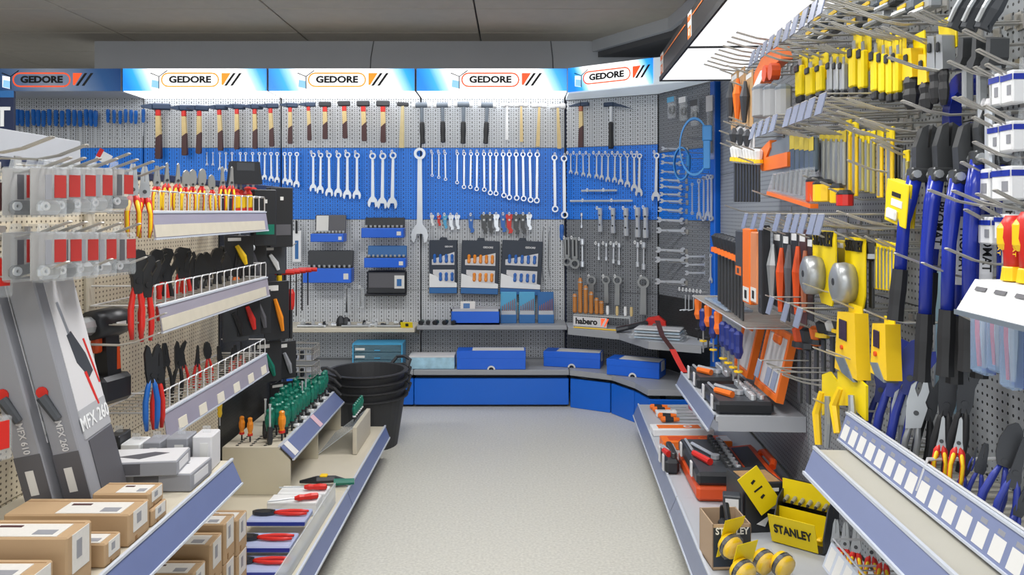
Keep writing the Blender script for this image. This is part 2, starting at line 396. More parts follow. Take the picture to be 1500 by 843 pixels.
e = bpy.data.objects.new('corner_plinth', None); COL.objects.link(e); tag(e, 'blue kinked kick plates below the corner base shelf', 'plinth')
for (a, b) in (((.38, 5.1), (.628, 4.955)), ((.63, 4.95), (.742, 4.735)), ((.744, 4.73), (.80, 4.53)), ((.80, 4.528), (1.19, 4.50))):
    d = Vector(b)-Vector(a); mesh_part('kick_plate', MB().bbox(.002, d.length-.002, 0, .02, .0, .19, .003), M_blue, e, T((a[0], a[1], .0)) @ RZ(math.atan2(d.y, d.x)))
sh = planshelf('corner_shelf', [(.378, 5.21), (.694, 5.0), (.82, 4.66), (1.10, 4.51), (1.222, 4.62), (.975, 5.19), (.378, 5.48)], .49, .505, M_lgrey, 'kinked light grey corner shelf with bags and wooden handled chisels')
def lipalong(par, pts, z0, z1, t=.006):
    for a, b in zip(pts[:-1], pts[1:]):
        d = Vector(b)-Vector(a); mesh_part('front_lip', MB().box(0, d.length, -t, 0, z0, z1), M_grey, par, T((a[0], a[1], 0)) @ RZ(math.atan2(d.y, d.x)))
lipalong(sh, [(.378, 5.21), (.694, 5.0), (.82, 4.66), (1.10, 4.51)], .462, .507)
# ================================================================ left gondola
def rail(par, y0, y1, x, z, m=None, side=1, ang=.35, h=.05, name='price_rail'):
    """slanted price rail along a shelf front; side +1 faces +x (left gondola)"""
    dx = math.sin(ang)*h*side
    o = mesh_part(name, MB().prism([(x, z), (x+.004*side, z+.001), (x+dx+.004*side, z-h), (x+dx, z-h)], y0, y1, 'xz') if False else
                  MB().add([(x, y0, z), (x, y1, z), (x+dx, y1, z-h), (x+dx, y0, z-h), (x-.004*side, y0, z), (x-.004*side, y1, z), (x+dx-.004*side, y1, z-h), (x+dx-.004*side, y0, z-h)],
                           [(0,1,2,3), (7,6,5,4), (0,4,5,1), (1,5,6,2), (2,6,7,3), (3,7,4,0)]), m or M_strip, par)
    mesh_part('rail_edge', MB().box(x-.003, x+.004, y0, y1, z-.001, z+.005).box(x+dx-.003, x+dx+.004, y0, y1, z-h-.005, z-h), M_lip, par)
    return o
LY = [1.05, 2.1, 3.07, 4.0]
lw_words = ['with grey sander boxes', 'holding the three wire racks of pliers', 'of black pegboard at far end of left aisle side']
for i in range(3):
    y0, y1 = LY[i], LY[i+1]; w = y1-y0
    e = bpy.data.objects.new('gondola_bay', None); COL.objects.link(e); e.matrix_basis = ly(y0, 0)
    tag(e, 'left shelving bay '+lw_words[i], 'shelving', 'shelving bays along the left side')
    pm = PG_black if i == 2 else PG_cream
    mesh_part('pegboard_panel', MB().box(.012, w-.003, 0, .02, .62, 1.385), pm, e)
    mesh_part('pegboard_panel', MB().box(.012, w-.003, 0, .02, .19, .617), pm, e)
    mesh_part('top_rail', MB().bbox(0, w, -.004, .03, 1.386, 1.41, .003), M_navy, e)
    if i == 1: mesh_part('upright', MB().bbox(.0, .04, -.012, -.0005, .185, 1.385, .003), M_cream, e)
    mesh_part('base_shelf', MB().bbox(.001, w-.001, -.505, -.001, .155, .18, .004), M_cream, e)
    mesh_part('kick_plate', MB().box(0, w, -.47, -.45, .0, .15), M_navy, e)
    mesh_part('price_rail', MB().prism([(-.505, .181), (-.509, .181), (-.530, .125), (-.526, .125)], .003, w-.003, 'yz'), M_strip, e)
    mesh_part('rail_edge', MB().box(.003, w-.003, -.512, -.504, .180, .187).box(.003, w-.003, -.534, -.526, .119, .126), M_lip, e)
# raised shelf with cartons
e = bpy.data.objects.new('raised_shelf', None); COL.objects.link(e); tag(e, 'cream raised shelf carrying cartons, with blue price rail', 'shelf')
mesh_part('shelf_board', MB().bbox(XL+.002, -.757, 1.06, 2.09, .592, .617, .003), M_cream, e)
rail(e, 1.06, 2.09, -.753, .618, ang=.45, h=.06)
# header plate on top of near bay
hp = link('header_plate', MB().bbox(0, 1.0, .0, .012, 0, .065, .002).mesh('header_plate'), M_lgrey, None, ly(1.09, 1.411, -.0)); tag(hp, 'plain grey header plate along the top of the left shelving', 'plate')
# low cream display box for the screwdrivers
M_creamd = mat('cream_box_metal', 'c4bda8', .5, noise=.03, nscale=8)
e = bpy.data.objects.new('display_box', None); COL.objects.link(e); tag(e, 'cream metal display step for green screwdrivers on lower left shelf', 'display')
def dsec(y0, y1, xf): return MB().prism([(XL+.03, .181), (xf, .181), (xf, .315), (xf-.045, .36), (XL+.03, .36)], y0, y1, 'xz')
bx = mesh_part('end_panel', dsec(3.03, 3.04, -.865), M_creamd, e)
mesh_part('divider', dsec(3.47, 3.48, -.868), M_creamd, e)
mesh_part('end_panel', dsec(3.93, 3.94, -.868), M_creamd, e)
mesh_part('top_plate', MB().box(XL+.03, -.905, 3.03, 3.94, .36, .366), M_cream, e)
mesh_part('price_rail', MB().prism([(-.905, .368), (-.902, .370), (-.852, .322), (-.855, .320)], 3.03, 3.94, 'xz'), M_strip, e)
mesh_part('rail_edge', MB().box(-.912, -.90, 3.03, 3.94, .366, .373).box(-.857, -.849, 3.03, 3.94, .315, .322), M_lip, e)
for (yy, mm) in ((3.06, M_white), (3.46, mat('pink_label', 'd6b4c0', .6))):
    mesh_part('price_label', MB().prism([(-.900, .370), (-.899, .371), (-.853, .326), (-.854, .325)], yy, yy+.05, 'xz'), mm, e)
hole = MB().lathe([(.007, -.001), (.007, .0005)], 8).mesh('peg_hole'); hole.materials.append(M_dark)
for r in range(3):
    for k in range(6):
        link('socket_hole', hole, None, e, T((-1.08+r*.055, 3.055+k*.024, .3665)))
# ================================================================ right gondola
RY_ = [.75, 1.95, 3.0, 4.6]
rw_words = ['nearest the camera with blue bolt cutters', 'with yellow cards and black cases', 'at its far end with orange handled files']
for i in range(3):
    y0, y1 = RY_[i], RY_[i+1]; w = (y1-y0)*math.sqrt(1+RB*RB)
    e = bpy.data.objects.new('gondola_bay', None); COL.objects.link(e); e.matrix_basis = ry(y1, 0)
    tag(e, 'right shelving bay '+rw_words[i], 'shelving', 'shelving bays along the right side')
    for (z0, z1) in ((.19, .63), (.633, 1.03), (1.033, 1.5), (1.503, 2.3)):
        mesh_part('pegboard_panel', MB().box(.006, w-.004, 0, .02, z0, z1), PG_right, e)
    mesh_part('upright', MB().box(.0, .014, .021, .05, 0, 2.2), M_grey, e)
# base shelf slightly less splayed than the wall: front x = .46+.0595*y
for i in range(3):
    y0, y1 = (.75, 1.95, 3.0)[i], (1.949, 2.999, 4.45)[i]
    f0, f1 = .46+.0595*y0, .46+.0595*y1
    e = bpy.data.objects.new('base_shelf', None); COL.objects.link(e)
    tag(e, ('grey right base shelf nearest the camera', 'grey right base shelf under yellow cards and black tool boxes', 'grey right base shelf under the open orange and black socket case')[i], 'shelf', 'base shelves along the right side')
    mesh_part('shelf_board', MB().prism([(f0, y0), (f1, y1), (RA+RB*y1-.004, y1), (RA+RB*y0-.004, y0)], .155, .18, 'xy'), M_lgrey, e)
    mesh_part('kick_plate', MB().prism([(f0+.05, y0), (f1+.05, y1), (f1+.07, y1), (f0+.07, y0)], .0, .154, 'xy'), M_dark, e)
    sh = math.atan(.0595)
    for nm, mm, poly in (('price_rail', M_stripg, [(0, .181), (-.004, .181), (-.03, .12), (-.026, .12)]),):
        L = (Vector((f1, y1))-Vector((f0, y0))).length
        mesh_part(nm, MB().prism(poly, .003, L-.003, 'xz'), mm, e, T((f0, y0, 0)) @ RZ(-sh))
        mesh_part('rail_edge', MB().box(-.006, .002, .003, L-.003, .180, .187).box(-.034, -.026, .003, L-.003, .114, .121), M_lip, e, T((f0, y0, 0)) @ RZ(-sh))
# black orange canopies
M_black = mat('black_sign', '2b2a2b', .45); M_bahco = mat('orange_card', 'e0702c', .5); M_bline = mat('orange_line', 'd97a3a', .5)
T_bah = textmesh('BAHCO', .035, .0006, .02)
cy = [4.27, 3.40, 2.5, 1.6]
for i in range(3):
    y0, y1 = cy[i+1], cy[i]; L = (y1-y0)*math.sqrt(1+RB*RB)
    e = bpy.data.objects.new('sign_canopy', None); COL.objects.link(e); e.matrix_basis = ry(y1, 0)
    tag(e, 'black sign canopy with glowing white underside, '+('farthest of the three', 'middle of the three', 'nearest the camera')[i], 'canopy', 'black canopies along the right side')
    mesh_part('body', MB().box(.004, L-.004, -.395, -.001, 2.02, 2.155), M_black, e)
    mesh_part('trim_edge', MB().box(.002, L-.002, -.402, -.392, 2.005, 2.03).box(.002, .012, -.4, -.001, 2.005, 2.02), M_dark, e)
    mesh_part('diffuser', MB().box(.014, L-.006, -.39, -.004, 2.012, 2.0195), mat('side_canopy_diffuser', 'f4f6f8', .5, emit=.8), e)
    c = mesh_part('logo_card', MB().bbox(.03, .115, -.399, -.3955, 2.03, 2.148, .001), M_white, e)
    mesh_part('logo_patch', MB().box(.035, .11, -.4, -.3992, 2.035, 2.085), M_bahco, c)
    o = link('lettering', T_bah, M_bahco, c, T((.0725, -.4, 2.12)) @ SC(.62, 1, 1))
    mesh_part('logo_emblem', MB().ring((.0725, 2.06), .016, .009, -.401, -.3995, 'xz', 10), M_white, c)
    mesh_part('sign_line', MB().box(.13, L-.05, -.398, -.3955, 2.118, 2.124), M_bline, e)
# shelf with the socket cases
def rshelf(y0, y1, prot, z, label, m=M_lgrey, railm=M_stripg, th=.025):
    L = (y1-y0)*math.sqrt(1+RB*RB)
    e = bpy.data.objects.new('bracket_shelf', None); COL.objects.link(e); e.matrix_basis = ry(y1, z); tag(e, label, 'shelf')
    mesh_part('shelf_board', MB().bbox(0, L, -prot, -.002, -th, 0, .003), m, e)
    mesh_part('price_rail', MB().prism([(-prot-.001, .004), (-prot-.005, .004), (-prot-.028, -.055), (-prot-.024, -.055)], 0, L, 'yz'), railm, e)
    mesh_part('rail_edge', MB().box(0, L, -prot-.008, -prot-.001, .002, .009).box(0, L, -prot-.033, -prot-.025, -.062, -.054), M_lip, e)
    mesh_part('end_bracket', MB().box(L-.002, L+.001, -prot+.01, -.003, -.06, -.0), m, e)
    return e
rshelf(3.02, 3.82, .35, .487, 'short grey bracket shelf holding two open socket cases')
rshelf(1.0, 1.93, .325, .690, 'wide cream topped shelf with blue rail, nearest on the right', m=mat('cream_shelf_liner', 'b0aea4', .5, noise=.04, nscale=9), railm=mat('blue_grey_rail', '7c86a8', .25, noise=.05, nscale=10))
# ================================================================ product builders (fronts face -Y, wall behind at +Y)
M_chrome = mat('satin_chrome', 'd3d8de', .28, .55); M_chromed = mat('worn_steel', 'a9adb0', .35, .6); M_steel = mat('dark_steel', '4a4c4e', .4, .5)
M_gun = mat('blackened_steel', '35373b', .36, .4); M_headb = mat('blue_black_head', '2a3a52', .35, .3)
M_ash = mat('ash_wood', 'd3bb86', .55, noise=.12, nscale=30); M_ash2 = mat('pale_wood', 'c9b98c', .6, noise=.12, nscale=30)
M_red = mat('red_plastic', 'cf2a22', .4); M_brown = mat('brown_grip', '4a2b2c', .5); M_blk = mat('black_rubber', '232427', .5)
M_wpl = mat('white_plastic', 'e4e6e8', .4); M_gpl = mat('grey_plastic', '6d7782', .45); M_dgp = mat('dark_grey_plastic', '3c4046', .45)
M_bpl = mat('blue_handle', '1e62b4', .35); M_green = mat('green_handle', '0e6f5c', .35); M_amber = mat('orange_clear_handle', 'e68a1e', .3)
M_yel = mat('yellow_plastic', 'f2c81a', .4); M_ycard = mat('yellow_card', 'f0d400', .5); M_orange = mat('orange_plastic', 'ee7420', .4); M_orange2 = mat('deep_orange_plastic', 'd8501c', .4)
M_navyp = mat('navy_plastic', '22307c', .35); M_cobalt = mat('cobalt_enamel', '1f33a0', .25); M_promat = mat('blue_grip', '2b3a94', .4)
M_clear = mat('clear_blister', 'dfe5ea', .1, alpha=.2); M_blubox = mat('blue_box_card', '1560d4', .35, noise=.03, nscale=9)
M_lblue = mat('light_blue_plastic', '4aa0cc', .3); M_carton = mat('brown_cardboard', 'ae9270', .8, noise=.06, nscale=18); M_cartond = mat('cardboard_edge', '8f6c46', .8)
M_wood = mat('oiled_orange_wood', 'b9793a', .45, noise=.2, nscale=40); M_copper = mat('copper_print', 'a05e44', .5); M_pgrey = mat('grey_card', '8d8f96', .5); M_dcard = mat('dark_grey_card', '55555b', .5); M_lcard = mat('pale_grey_card', 'cfcfd2', .45)
M_packn = mat('navy_pack_card', '26303f', .45); M_packb = mat('blue_pack_card', '2b68a6', .45); M_purple = mat('purple_card', '4b3a78', .5); M_strapb = mat('blue_strap', '3a86c8', .45)
@proto
def combo_wrench():       # hangs from its ring, unit length, ring at the top
    p = Proto(); b = MB()
    b.ring((0, -.06), .062, .034, -.016, .016, n=16)
    b.prism([(-.022, -.105), (.022, -.105), (.030, -.83), (-.030, -.83)], -.009, .009)
    a = [(.03, -.80), (.075, -.86), (.09, -.92), (.075, -.985), (.045, -1.0), (.04, -.95), (.032, -.905), (-.032, -.905), (-.04, -.95), (-.06, -1.0), (-.085, -.97), (-.092, -.91), (-.07, -.85), (-.03, -.80)]
    b.prism(a, -.016, .016); p.p('wrench', b, M_chrome); return p
@proto
def ring_wrench():
    p = Proto(); b = MB()
    b.ring((0, -.05), .052, .030, -.02, .02, n=14).ring((0, -.945), .058, .034, -.02, .02, n=14)
    b.prism([(-.020, -.095), (.020, -.095), (.024, -.5), (.022, -.895), (-.022, -.895), (-.024, -.5)], -.011, .011)
    p.p('wrench', b, M_chrome); return p
@proto
def striking_wrench():
    p = Proto(); b = MB()
    b.ring((0, -.16), .16, .10, -.05, .05, n=14).prism([(-.075, -.29), (.075, -.29), (.085, -1), (-.085, -1)], -.035, .035)
    p.p('wrench', b, M_chromed); return p
@proto
def open_wrench():        # double ended open jaws, along x, unit length
    p = Proto(); b = MB()
    b.prism([(-.36, -.035), (.36, -.045), (.36, .045), (-.36, .035)], -.012, .012)
    for s, k in ((-1, .9), (1, 1.1)):
        pts = [(.33, -.05), (.37, -.10), (.43, -.115), (.5, -.09), (.5, -.05), (.45, -.035), (.43, 0), (.45, .035), (.5, .05), (.48, .1), (.43, .115), (.37, .1), (.33, .05)]
        b.prism([(s*(x*1), z*k) for x, z in pts], -.02, .02)
    p.p('wrench', b, M_chrome); return p
@proto
def tube_spanner():
    p = Proto(); b = MB(); b.lathe([(.085, 0), (.1, -.02), (.1, -.28), (.08, -.32), (.08, -.7), (.1, -.74), (.1, -.98), (.085, -1)], 10)
    t = p.p('tube', b, M_chrome, smooth=False); p.p('cross_hole', MB().lathe([(.035, -.105), (.035, -.098)], 8, 'y', (0, 0, -.3)).lathe([(.035, -.105), (.035, -.098)], 8, 'y', (0, 0, -.7)), M_dark, t); return p
@proto
def socket_bar():
    p = Proto(); b = MB(); b.lathe([(.06, 0), (.08, -.04), (.08, -.2), (.035, -.26), (.035, -.78), (.075, -.82), (.075, -1)], 8); p.p('bar', b, M_chrome); return p
@proto
def ring_key():           # flat key with window and closed ring (unit length)
    p = Proto(); b = MB(); b.prism([(-.09, 0), (.09, 0), (.09, -.68), (-.09, -.68)], -.04, .04).ring((0, -.84), .17, .10, -.05, .05, n=12, sq=.95); k = p.p('body', b, M_chromed)
    p.p('slot', MB().box(-.03, .03, -.045, -.0405, -.6, -.08), M_gun, k); return p
@proto
def hammer(kind):
    """hangs from its head; 0.30 m tall, head across x"""
    p = Proto(); h = MB(); yaw = RZ(.35)
    if kind in ('engineer', 'sledge'):
        k = 1.0 if kind == 'engineer' else 1.15
        h.bbox(-.028*k, .058*k, -.019*k, .019*k, -.020, .016, .006, yaw).prism([(-.028*k, -.018), (-.028*k, .014), (-.078*k, .003), (-.078*k, -.006)], -.016, .016, 'xz', yaw)
        p.p('head', h, M_headb)
        p.p('collar', MB().bbox(-.013, .013, -.012, .012, -.055, -.012, .004), M_red)
        p.p('handle', MB().prism([(-.012, -.055), (.012, -.055), (.015, -.16), (-.012, -.18)], -.011, .011), M_ash)
        p.p('grip', MB().prism([(-.012, -.18), (.0155, -.16), (.0165, -.29), (.012, -.3), (-.012, -.3), (-.0165, -.29)], -.0125, .0125), M_brown)
    elif kind == 'club':
        h.bbox(-.052, .052, -.022, .022, -.022, .022, .007, RZ(.15)); p.p('head', h, M_gun)
        p.p('collar', MB().bbox(-.018, .018, -.015, .015, -.065, -.02, .004), M_red)
        p.p('handle', MB().prism([(-.016, -.065), (.016, -.065), (.018, -.15), (-.016, -.18)], -.014, .014), M_ash)
        p.p('grip', MB().prism([(-.016, -.18), (.018, -.15), (.02, -.29), (.014, -.3), (-.014, -.3), (-.02, -.29)], -.015, .015), M_brown)
    elif kind == 'plain':
        h.bbox(-.04, .04, -.014, .014, -.014, .014, .005, RZ(.3)); p.p('head', h, M_gun)
        p.p('handle', MB().prism([(-.009, 0), (.009, 0), (.015, -.2), (.017, -.3), (-.017, -.3), (-.015, -.2)], -.011, .011), M_ash2)
    elif kind == 'deadblow':
        h.lathe([(.022, -.045), (.022, .045)], 12, 'x'); p.p('head', h, M_gpl)
        for q in (-1, 1): p.p('face', MB().lathe([(.02, q*.072), (.025, q*.066), (.025, q*.046)], 12, 'x'), M_wpl)
        p.p('handle', MB().tube([(0, 0, -.02), (0, 0, -.13)], [.015, .013], 8), M_gpl)
        p.p('grip', MB().lathe([(.012, -.3), (.02, -.295), (.018, -.25), (.021, -.2), (.019, -.14), (.014, -.13)], 10), M_blk)
    elif kind in ('nylon', 'nylonwhite'):
        h.lathe([(.016, -.02), (.016, .02)], 10, 'x'); p.p('head', h, M_lcard)
        for q in (-1, 1): p.p('face', MB().lathe([(.017, q*.055), (.02, q*.05), (.02, q*.02)], 10, 'x'), M_wpl)
        p.p('handle', MB().prism([(-.008, -.01), (.008, -.01), (.013, -.22), (.014, -.3), (-.014, -.3), (-.013, -.22)], -.01, .01), M_ash if kind == 'nylon' else M_wpl)
    elif kind == 'brick':
        h.bbox(.0, .06, -.014, .014, -.015, .013, .004).prism([(0, -.012), (0, .012), (-.085, -.006), (-.085, -.012)], -.015, .015); p.p('head', h, M_headb)
        p.p('collar', MB().bbox(-.014, .014, -.012, .012, -.05, -.012, .004), M_copper)
        p.p('handle', MB().prism([(-.012, -.05), (.014, -.05), (.016, -.15), (-.012, -.17)], -.011, .011), M_ash)
        p.p('grip', MB().prism([(-.012, -.17), (.016, -.15), (.017, -.3), (-.017, -.3)], -.0125, .0125), M_brown)
    elif kind == 'roof':
        h.bbox(-.05, .02, -.016, .016, -.014, .014, .004).prism([(.015, .014), (.09, -.012), (.165, -.045), (.08, -.022), (.015, -.014)], -.006, .006); p.p('head', h, M_headb)
        p.p('shaft', MB().bbox(-.011, .011, -.007, .007, -.12, -.01, .003), M_chrome)
        p.p('grip', MB().lathe([(.014, -.3), (.02, -.29), (.016, -.2), (.018, -.13), (.012, -.12)], 10), M_blk)
    return p
@proto
def screwdriver(col, shaft=1.0, tipcol=None):
    """hangs handle up, unit 0.2 m"""
    p = Proto(); p.p('handle', MB().lathe([(.006, 0), (.013, -.004), (.015, -.03), (.012, -.06), (.014, -.08), (.008, -.1)], 6), MATS[col])
    p.p('shaft', MB().lathe([(.003, -.1), (.003, -.1-.1*shaft)], 6), M_chrome)
    return p
@proto
def stand_screwdriver(col, base=None, cap=None):
    """stands tip down in a block: handle only plus a short shaft, 0.115 m"""
    p = Proto(); p.p('shaft', MB().lathe([(.004, 0), (.004, .03)], 6), M_gun)
    p.p('handle', MB().lathe([(.007, .028), (.012, .034), (.0095, .046), (.0145, .065), (.0150, .085), (.0105, .098), (.0115, .11), (.006, .115)], 8), MATS[col])
    p.p('collar', MB().lathe([(.0125, .030), (.0125, .040)], 8), MATS[base] if base else M_blk)
    return p
@proto
def pliers(kind, h1, ins=None, opening=.06, flange=False):
    """unit length, handles down (0) head up (1), lies in the xz plane"""
    p = Proto(); o = opening
    jm = M_chromed if kind in ('vde', 'vdelong', 'vdecut') else M_gun
    if kind == 'water' and h1 == 'blue_grip': jm = M_promat
    hd = MB()
    if kind in ('comb', 'vde'):
        hd.prism([(-.055, .56), (.055, .56), (.075, .64), (.06, .74), (.045, .93), (.028, 1), (.003, 1), (.003, .78), (-.003, .78), (-.003, 1), (-.028, 1), (-.045, .93), (-.06, .74), (-.075, .64)], -.028, .028)
    elif kind in ('long', 'vdelong'):
        hd.prism([(-.05, .5), (.05, .5), (.06, .58), (.045, .66), (.02, .97), (.003, 1), (-.003, 1), (-.02, .97), (-.045, .66), (-.06, .58)], -.022, .022)
    elif kind in ('cut', 'vdecut'):
        hd.prism([(-.05, .6), (.05, .6), (.085, .70), (.09, .82), (.06, .95), (.01, 1), (-.01, 1), (-.06, .95), (-.09, .82), (-.085, .70)], -.03, .03)
    elif kind == 'water':
        hd.prism([(-.04, .5), (.05, .5), (.07, .70), (.04, .78), (.10, .90), (.08, .97), (.0, .99), (-.05, .96), (-.09, .88), (-.09, .76), (-.055, .68)], -.03, .03)
        hd.prism([(.05, .6), (.12, .72), (.17, .84), (.15, .92), (.10, .90), (.12, .84), (.06, .74)], -.034, -.004)
    elif kind == 'snip':
        hd.prism([(-.05, .55), (.05, .55), (.07, .66), (.06, .8), (.10, .97), (.08, 1), (.04, .96), (.0, .85), (-.03, .97), (-.06, 1), (-.09, .9), (-.07, .66)], -.02, .02)
    elif kind == 'grip':      # locking pliers, bright body
        hd.prism([(-.08, .45), (.07, .5), (.10, .72), (.07, .78), (.09, .9), (.06, 1), (.02, 1), (.01, .9), (-.01, .82), (-.05, .9), (-.04, .99), (-.09, .93), (-.11, .75)], -.035, .035); jm = M_chromed
    hi = p.p('head', hd, jm)
    p.p('pivot', MB().lathe([(.028, -.04), (.028, .04)], 10, 'y', (0, 0, .645)), jm if jm is M_gun else M_steel, hi)
    for s in (-1, 1):
        pts = [(s*.02, 0, .6), (s*(.03+o*.5), 0, .5), (s*(.045+o), 0, .33), (s*(.045+o*.95), 0, .14), (s*(.035+o*.8), 0, 0)]
        hh = p.p('handle', MB().tube(pts, [.02, .03 if not flange else .048, .034, .033, .022], 8), MATS[h1], smooth=True)
        if ins: p.p('inset', MB().tube([(x, y-.02, z) for x, y, z in pts[1:5]], [.03, .027, .026, .014], 6), MATS[ins], hh, smooth=True)
    return p
@proto
def vde_driver():
    p = Proto(); p.p('handle', MB().lathe([(.06, 0), (.1, .03), (.085, .2), (.1, .4), (.06, .47), (.09, .52), (.04, .56)], 8), M_red)
    p.p('inset', MB().lathe([(.085, .1), (.092, .12), (.095, .36), (.085, .38)], 8, c=(0, -.012, 0)), M_yel)
    p.p('shaft', MB().lathe([(.03, .56), (.03, 1)], 6), M_chromed); return p
@proto
def hook(L, tagw=0, double=True, zz=.035):
    """peg hook: wall at y=0, reaches to y=-L, tip bent up; optional price tag flap on the upper wire"""
    p = Proto(); b = MB(); r = .0021
    if double:
        for x in (-.006, .006): b.tube([(x, 0, 0), (x, -L*.62, -.004), (x, -L*.78, .004), (x, -L, .026)], r, 4)
        b.tube([(-.006, -L, .026), (.006, -L, .026)], r, 4)
    else:
        b.tube([(0, 0, 0), (0, -L*.8, -.001), (0, -L, .016)], r, 4)
    b.box(-.012, .012, -.004, 0, -.012, .02)
    if tagw:
        b.tube([(0, 0, zz), (0, -L-.02, zz)], r, 4).tube([(-tagw/2, -L-.02, zz), (tagw/2, -L-.02, zz)], r, 4)
    p.p('wire', b, M_wire)
    if tagw:
        t = p.p('price_tag', MB().box(-tagw/2, tagw/2, -.0015, .0015, -.055, .0), M_stripg, None, T((0, -L-.02, zz)) @ RX(-.25))
    return p
@proto
def peg():                # little wall peg with its white oval clip
    p = Proto(); p.p('wire', MB().tube([(0, .0, 0), (0, -.05, 0), (0, -.06, .012)], .0022, 4), M_wirew)
    p.p('clip', MB().ring((0, .008), .008, .0045, -.064, -.060, 'xz', 10, sq=1.6), M_wpl); return p
M_plabel = mat('shipping_label', 'd2d0cc', .6, noise=.08, nscale=120)
def carton(w, d, h, m=None, label=True, flap=True, key=None):
    k = ('carton', w, d, h, m.name if m else '', label, flap)
    if k in CACHE: return CACHE[k]
    p = Proto(); b = p.p('body', MB().bbox(-w/2, w/2, -d/2, d/2, 0, h, .003), m or M_carton)
    if flap: p.p('flap_seam', MB().box(-w/2+.004, w/2-.004, d*.3, d*.3+.0015, h-.0005, h+.0006), M_cartond, b)
    if label:
        l = p.p('label', MB().box(-w*.1, w*.42, -d*.44, d*.22, h, h+.0012), M_plabel, b)
        p.p('barcode', MB().box(w*.24, w*.38, -d*.36, -d*.12, h+.001, h+.0018), M_pgrey, l); p.p('brand_mark', MB().box(-w*.06, w*.1, d*.02, d*.12, h+.001, h+.0018), M_brown, l)
    CACHE[k] = p; return p
def inst(pr, name, label, cat, m, group=None): return put(pr, name, label, cat, m, group)
def row(mp, items, pr, name, fmt, cat, group, off=.05, unit=1.0, pegs=None, rot=0, yaw=0):
    """hang a row: items are (px, top row, bottom row[, proto]); sized from the photo at that wall"""
    for i, it in enumerate(items):
        q = it[3] if len(it) > 3 else pr
        m0 = mp(it[0], it[1], off); d = m0.translation.y; L = (it[2]-it[1])*d/F
        put(q, name, fmt % od(i), cat, m0 @ RY(rot+random.uniform(-.02, .02)) @ RZ(yaw) @ SC(L/unit), group)
        if pegs:
            put(peg(), 'peg_hook', 'white clipped peg hook holding the '+pegs % od(i), 'hook', mp(it[0], it[1]+1.5, .001), 'small peg hooks on the back wall')
# ================================================================ goods on the back wall
HM = [(231.6, 156, 233, 'sledge'), (269, 158, 228, 'engineer'), (292, 158, 225, 'engineer'), (321, 157, 221, 'engineer'), (347, 156, 219, 'engineer'), (373, 156, 218, 'engineer'), (396, 155, 215, 'engineer'),
      (425, 154, 211, 'engineer'), (451.5, 153, 206, 'engineer'), (476, 153, 204, 'club'), (504, 152, 203, 'club'), (532, 152, 207, 'club'), (561, 152, 209, 'club'), (590, 153, 217, 'plain'),
      (617.5, 154, 211, 'deadblow'), (648, 154, 209, 'deadblow'), (679, 153, 211, 'deadblow'), (713.5, 154, 211, 'deadblow'), (743, 154, 205, 'nylonwhite'), (763.5, 154, 208, 'nylon'), (790, 155, 215, 'nylon'), (817, 156, 218, 'nylon')]
HW = {'sledge': 'large dark headed hammer with red collar', 'engineer': 'dark headed hammer with red collar and brown grip', 'club': 'black club hammer with red collar and brown grip', 'plain': 'thin black headed hammer with long plain pale handle',
      'deadblow': 'grey mallet with white faces and black grip', 'nylonwhite': 'white headed mallet with white handle', 'nylon': 'white headed mallet with wooden handle'}
for i, (px, y0, y1, k) in enumerate(HM):
    m0 = bk(px, y0, .07+.04*(i == 2)); L = (y1-y0)*(D0-.07)/F
    put(hammer(k), 'hammer', '%s, %s hammer from left in top row' % (HW[k], od(i)), 'hammer', m0 @ RY(random.uniform(-.04, .04)) @ SC(L/.3), 'hammers hung along the top row')
    put(peg(), 'peg_hook', 'white peg hook carrying the %s hammer from left' % od(i), 'hook', bk(px-3, y0+4, .001), 'small peg hooks on the back wall')
for (px, y0, y1, k, w) in ((851, 153, 216, 'brick', 'bricklayer hammer with brown grip, right of the white headed mallets'), (895, 153, 218, 'roof', 'roofing hammer with long spike, steel shaft and black grip')):
    m0 = b4(px, y0, .07); L = (y1-y0)*m0.translation.y/F
    put(hammer(k), 'hammer', w, 'hammer', m0 @ SC(L/.3), 'hammers hung along the top row')
# screwdrivers, far left
sdl = [26, 32, 40, 49, 56, 64, 72, 82, 91, 100, 109, 117, 126, 133, 140, 158, 167, 176, 184, 192, 199, 210]
for i, px in enumerate(sdl):
    put(screwdriver('blue_handle', 1.0), 'screwdriver', 'blue handled screwdriver, %s from left in far left row' % od(i), 'screwdriver', bk(px, 160+(i % 3), .05) @ RY(random.uniform(-.03, .03)) @ SC(1.15 if i < 15 else .95), 'blue screwdrivers on the far left bay')
# wrenches
W1 = [(303, 223, 243), (312, 223, 243), (322, 223, 250), (331, 223, 252), (340, 223, 254), (352, 223, 256), (360, 223, 258), (370, 223, 260), (380, 223, 262), (388, 223, 264), (397, 223, 266), (406, 223, 268), (417, 223, 270), (425, 223, 272), (435, 223, 275)]
row(bk, W1, combo_wrench(), 'combination_wrench', 'chrome combination wrench, %s from left in row behind the orange pliers rack', 'wrench', 'combination wrenches behind the pliers rack', .05)
W2 = [(459, 224, 281), (470, 224, 284), (482, 224, 288), (496, 224, 289), (509, 223, 292), (523, 224, 292), (546, 224, 304), (561, 224, 306), (576, 223, 306)]
row(bk, W2, combo_wrench(), 'combination_wrench', 'chrome combination wrench, %s from left in group just left of giant wrench', 'wrench', 'combination wrenches left of the giant wrench', .05, pegs='%s wrench left of the giant one')
put(combo_wrench(), 'giant_wrench', 'giant chrome combination wrench reaching down onto the grey panel', 'wrench', bk(615, 217, .06) @ SC((356-217)*5.44/F), None)
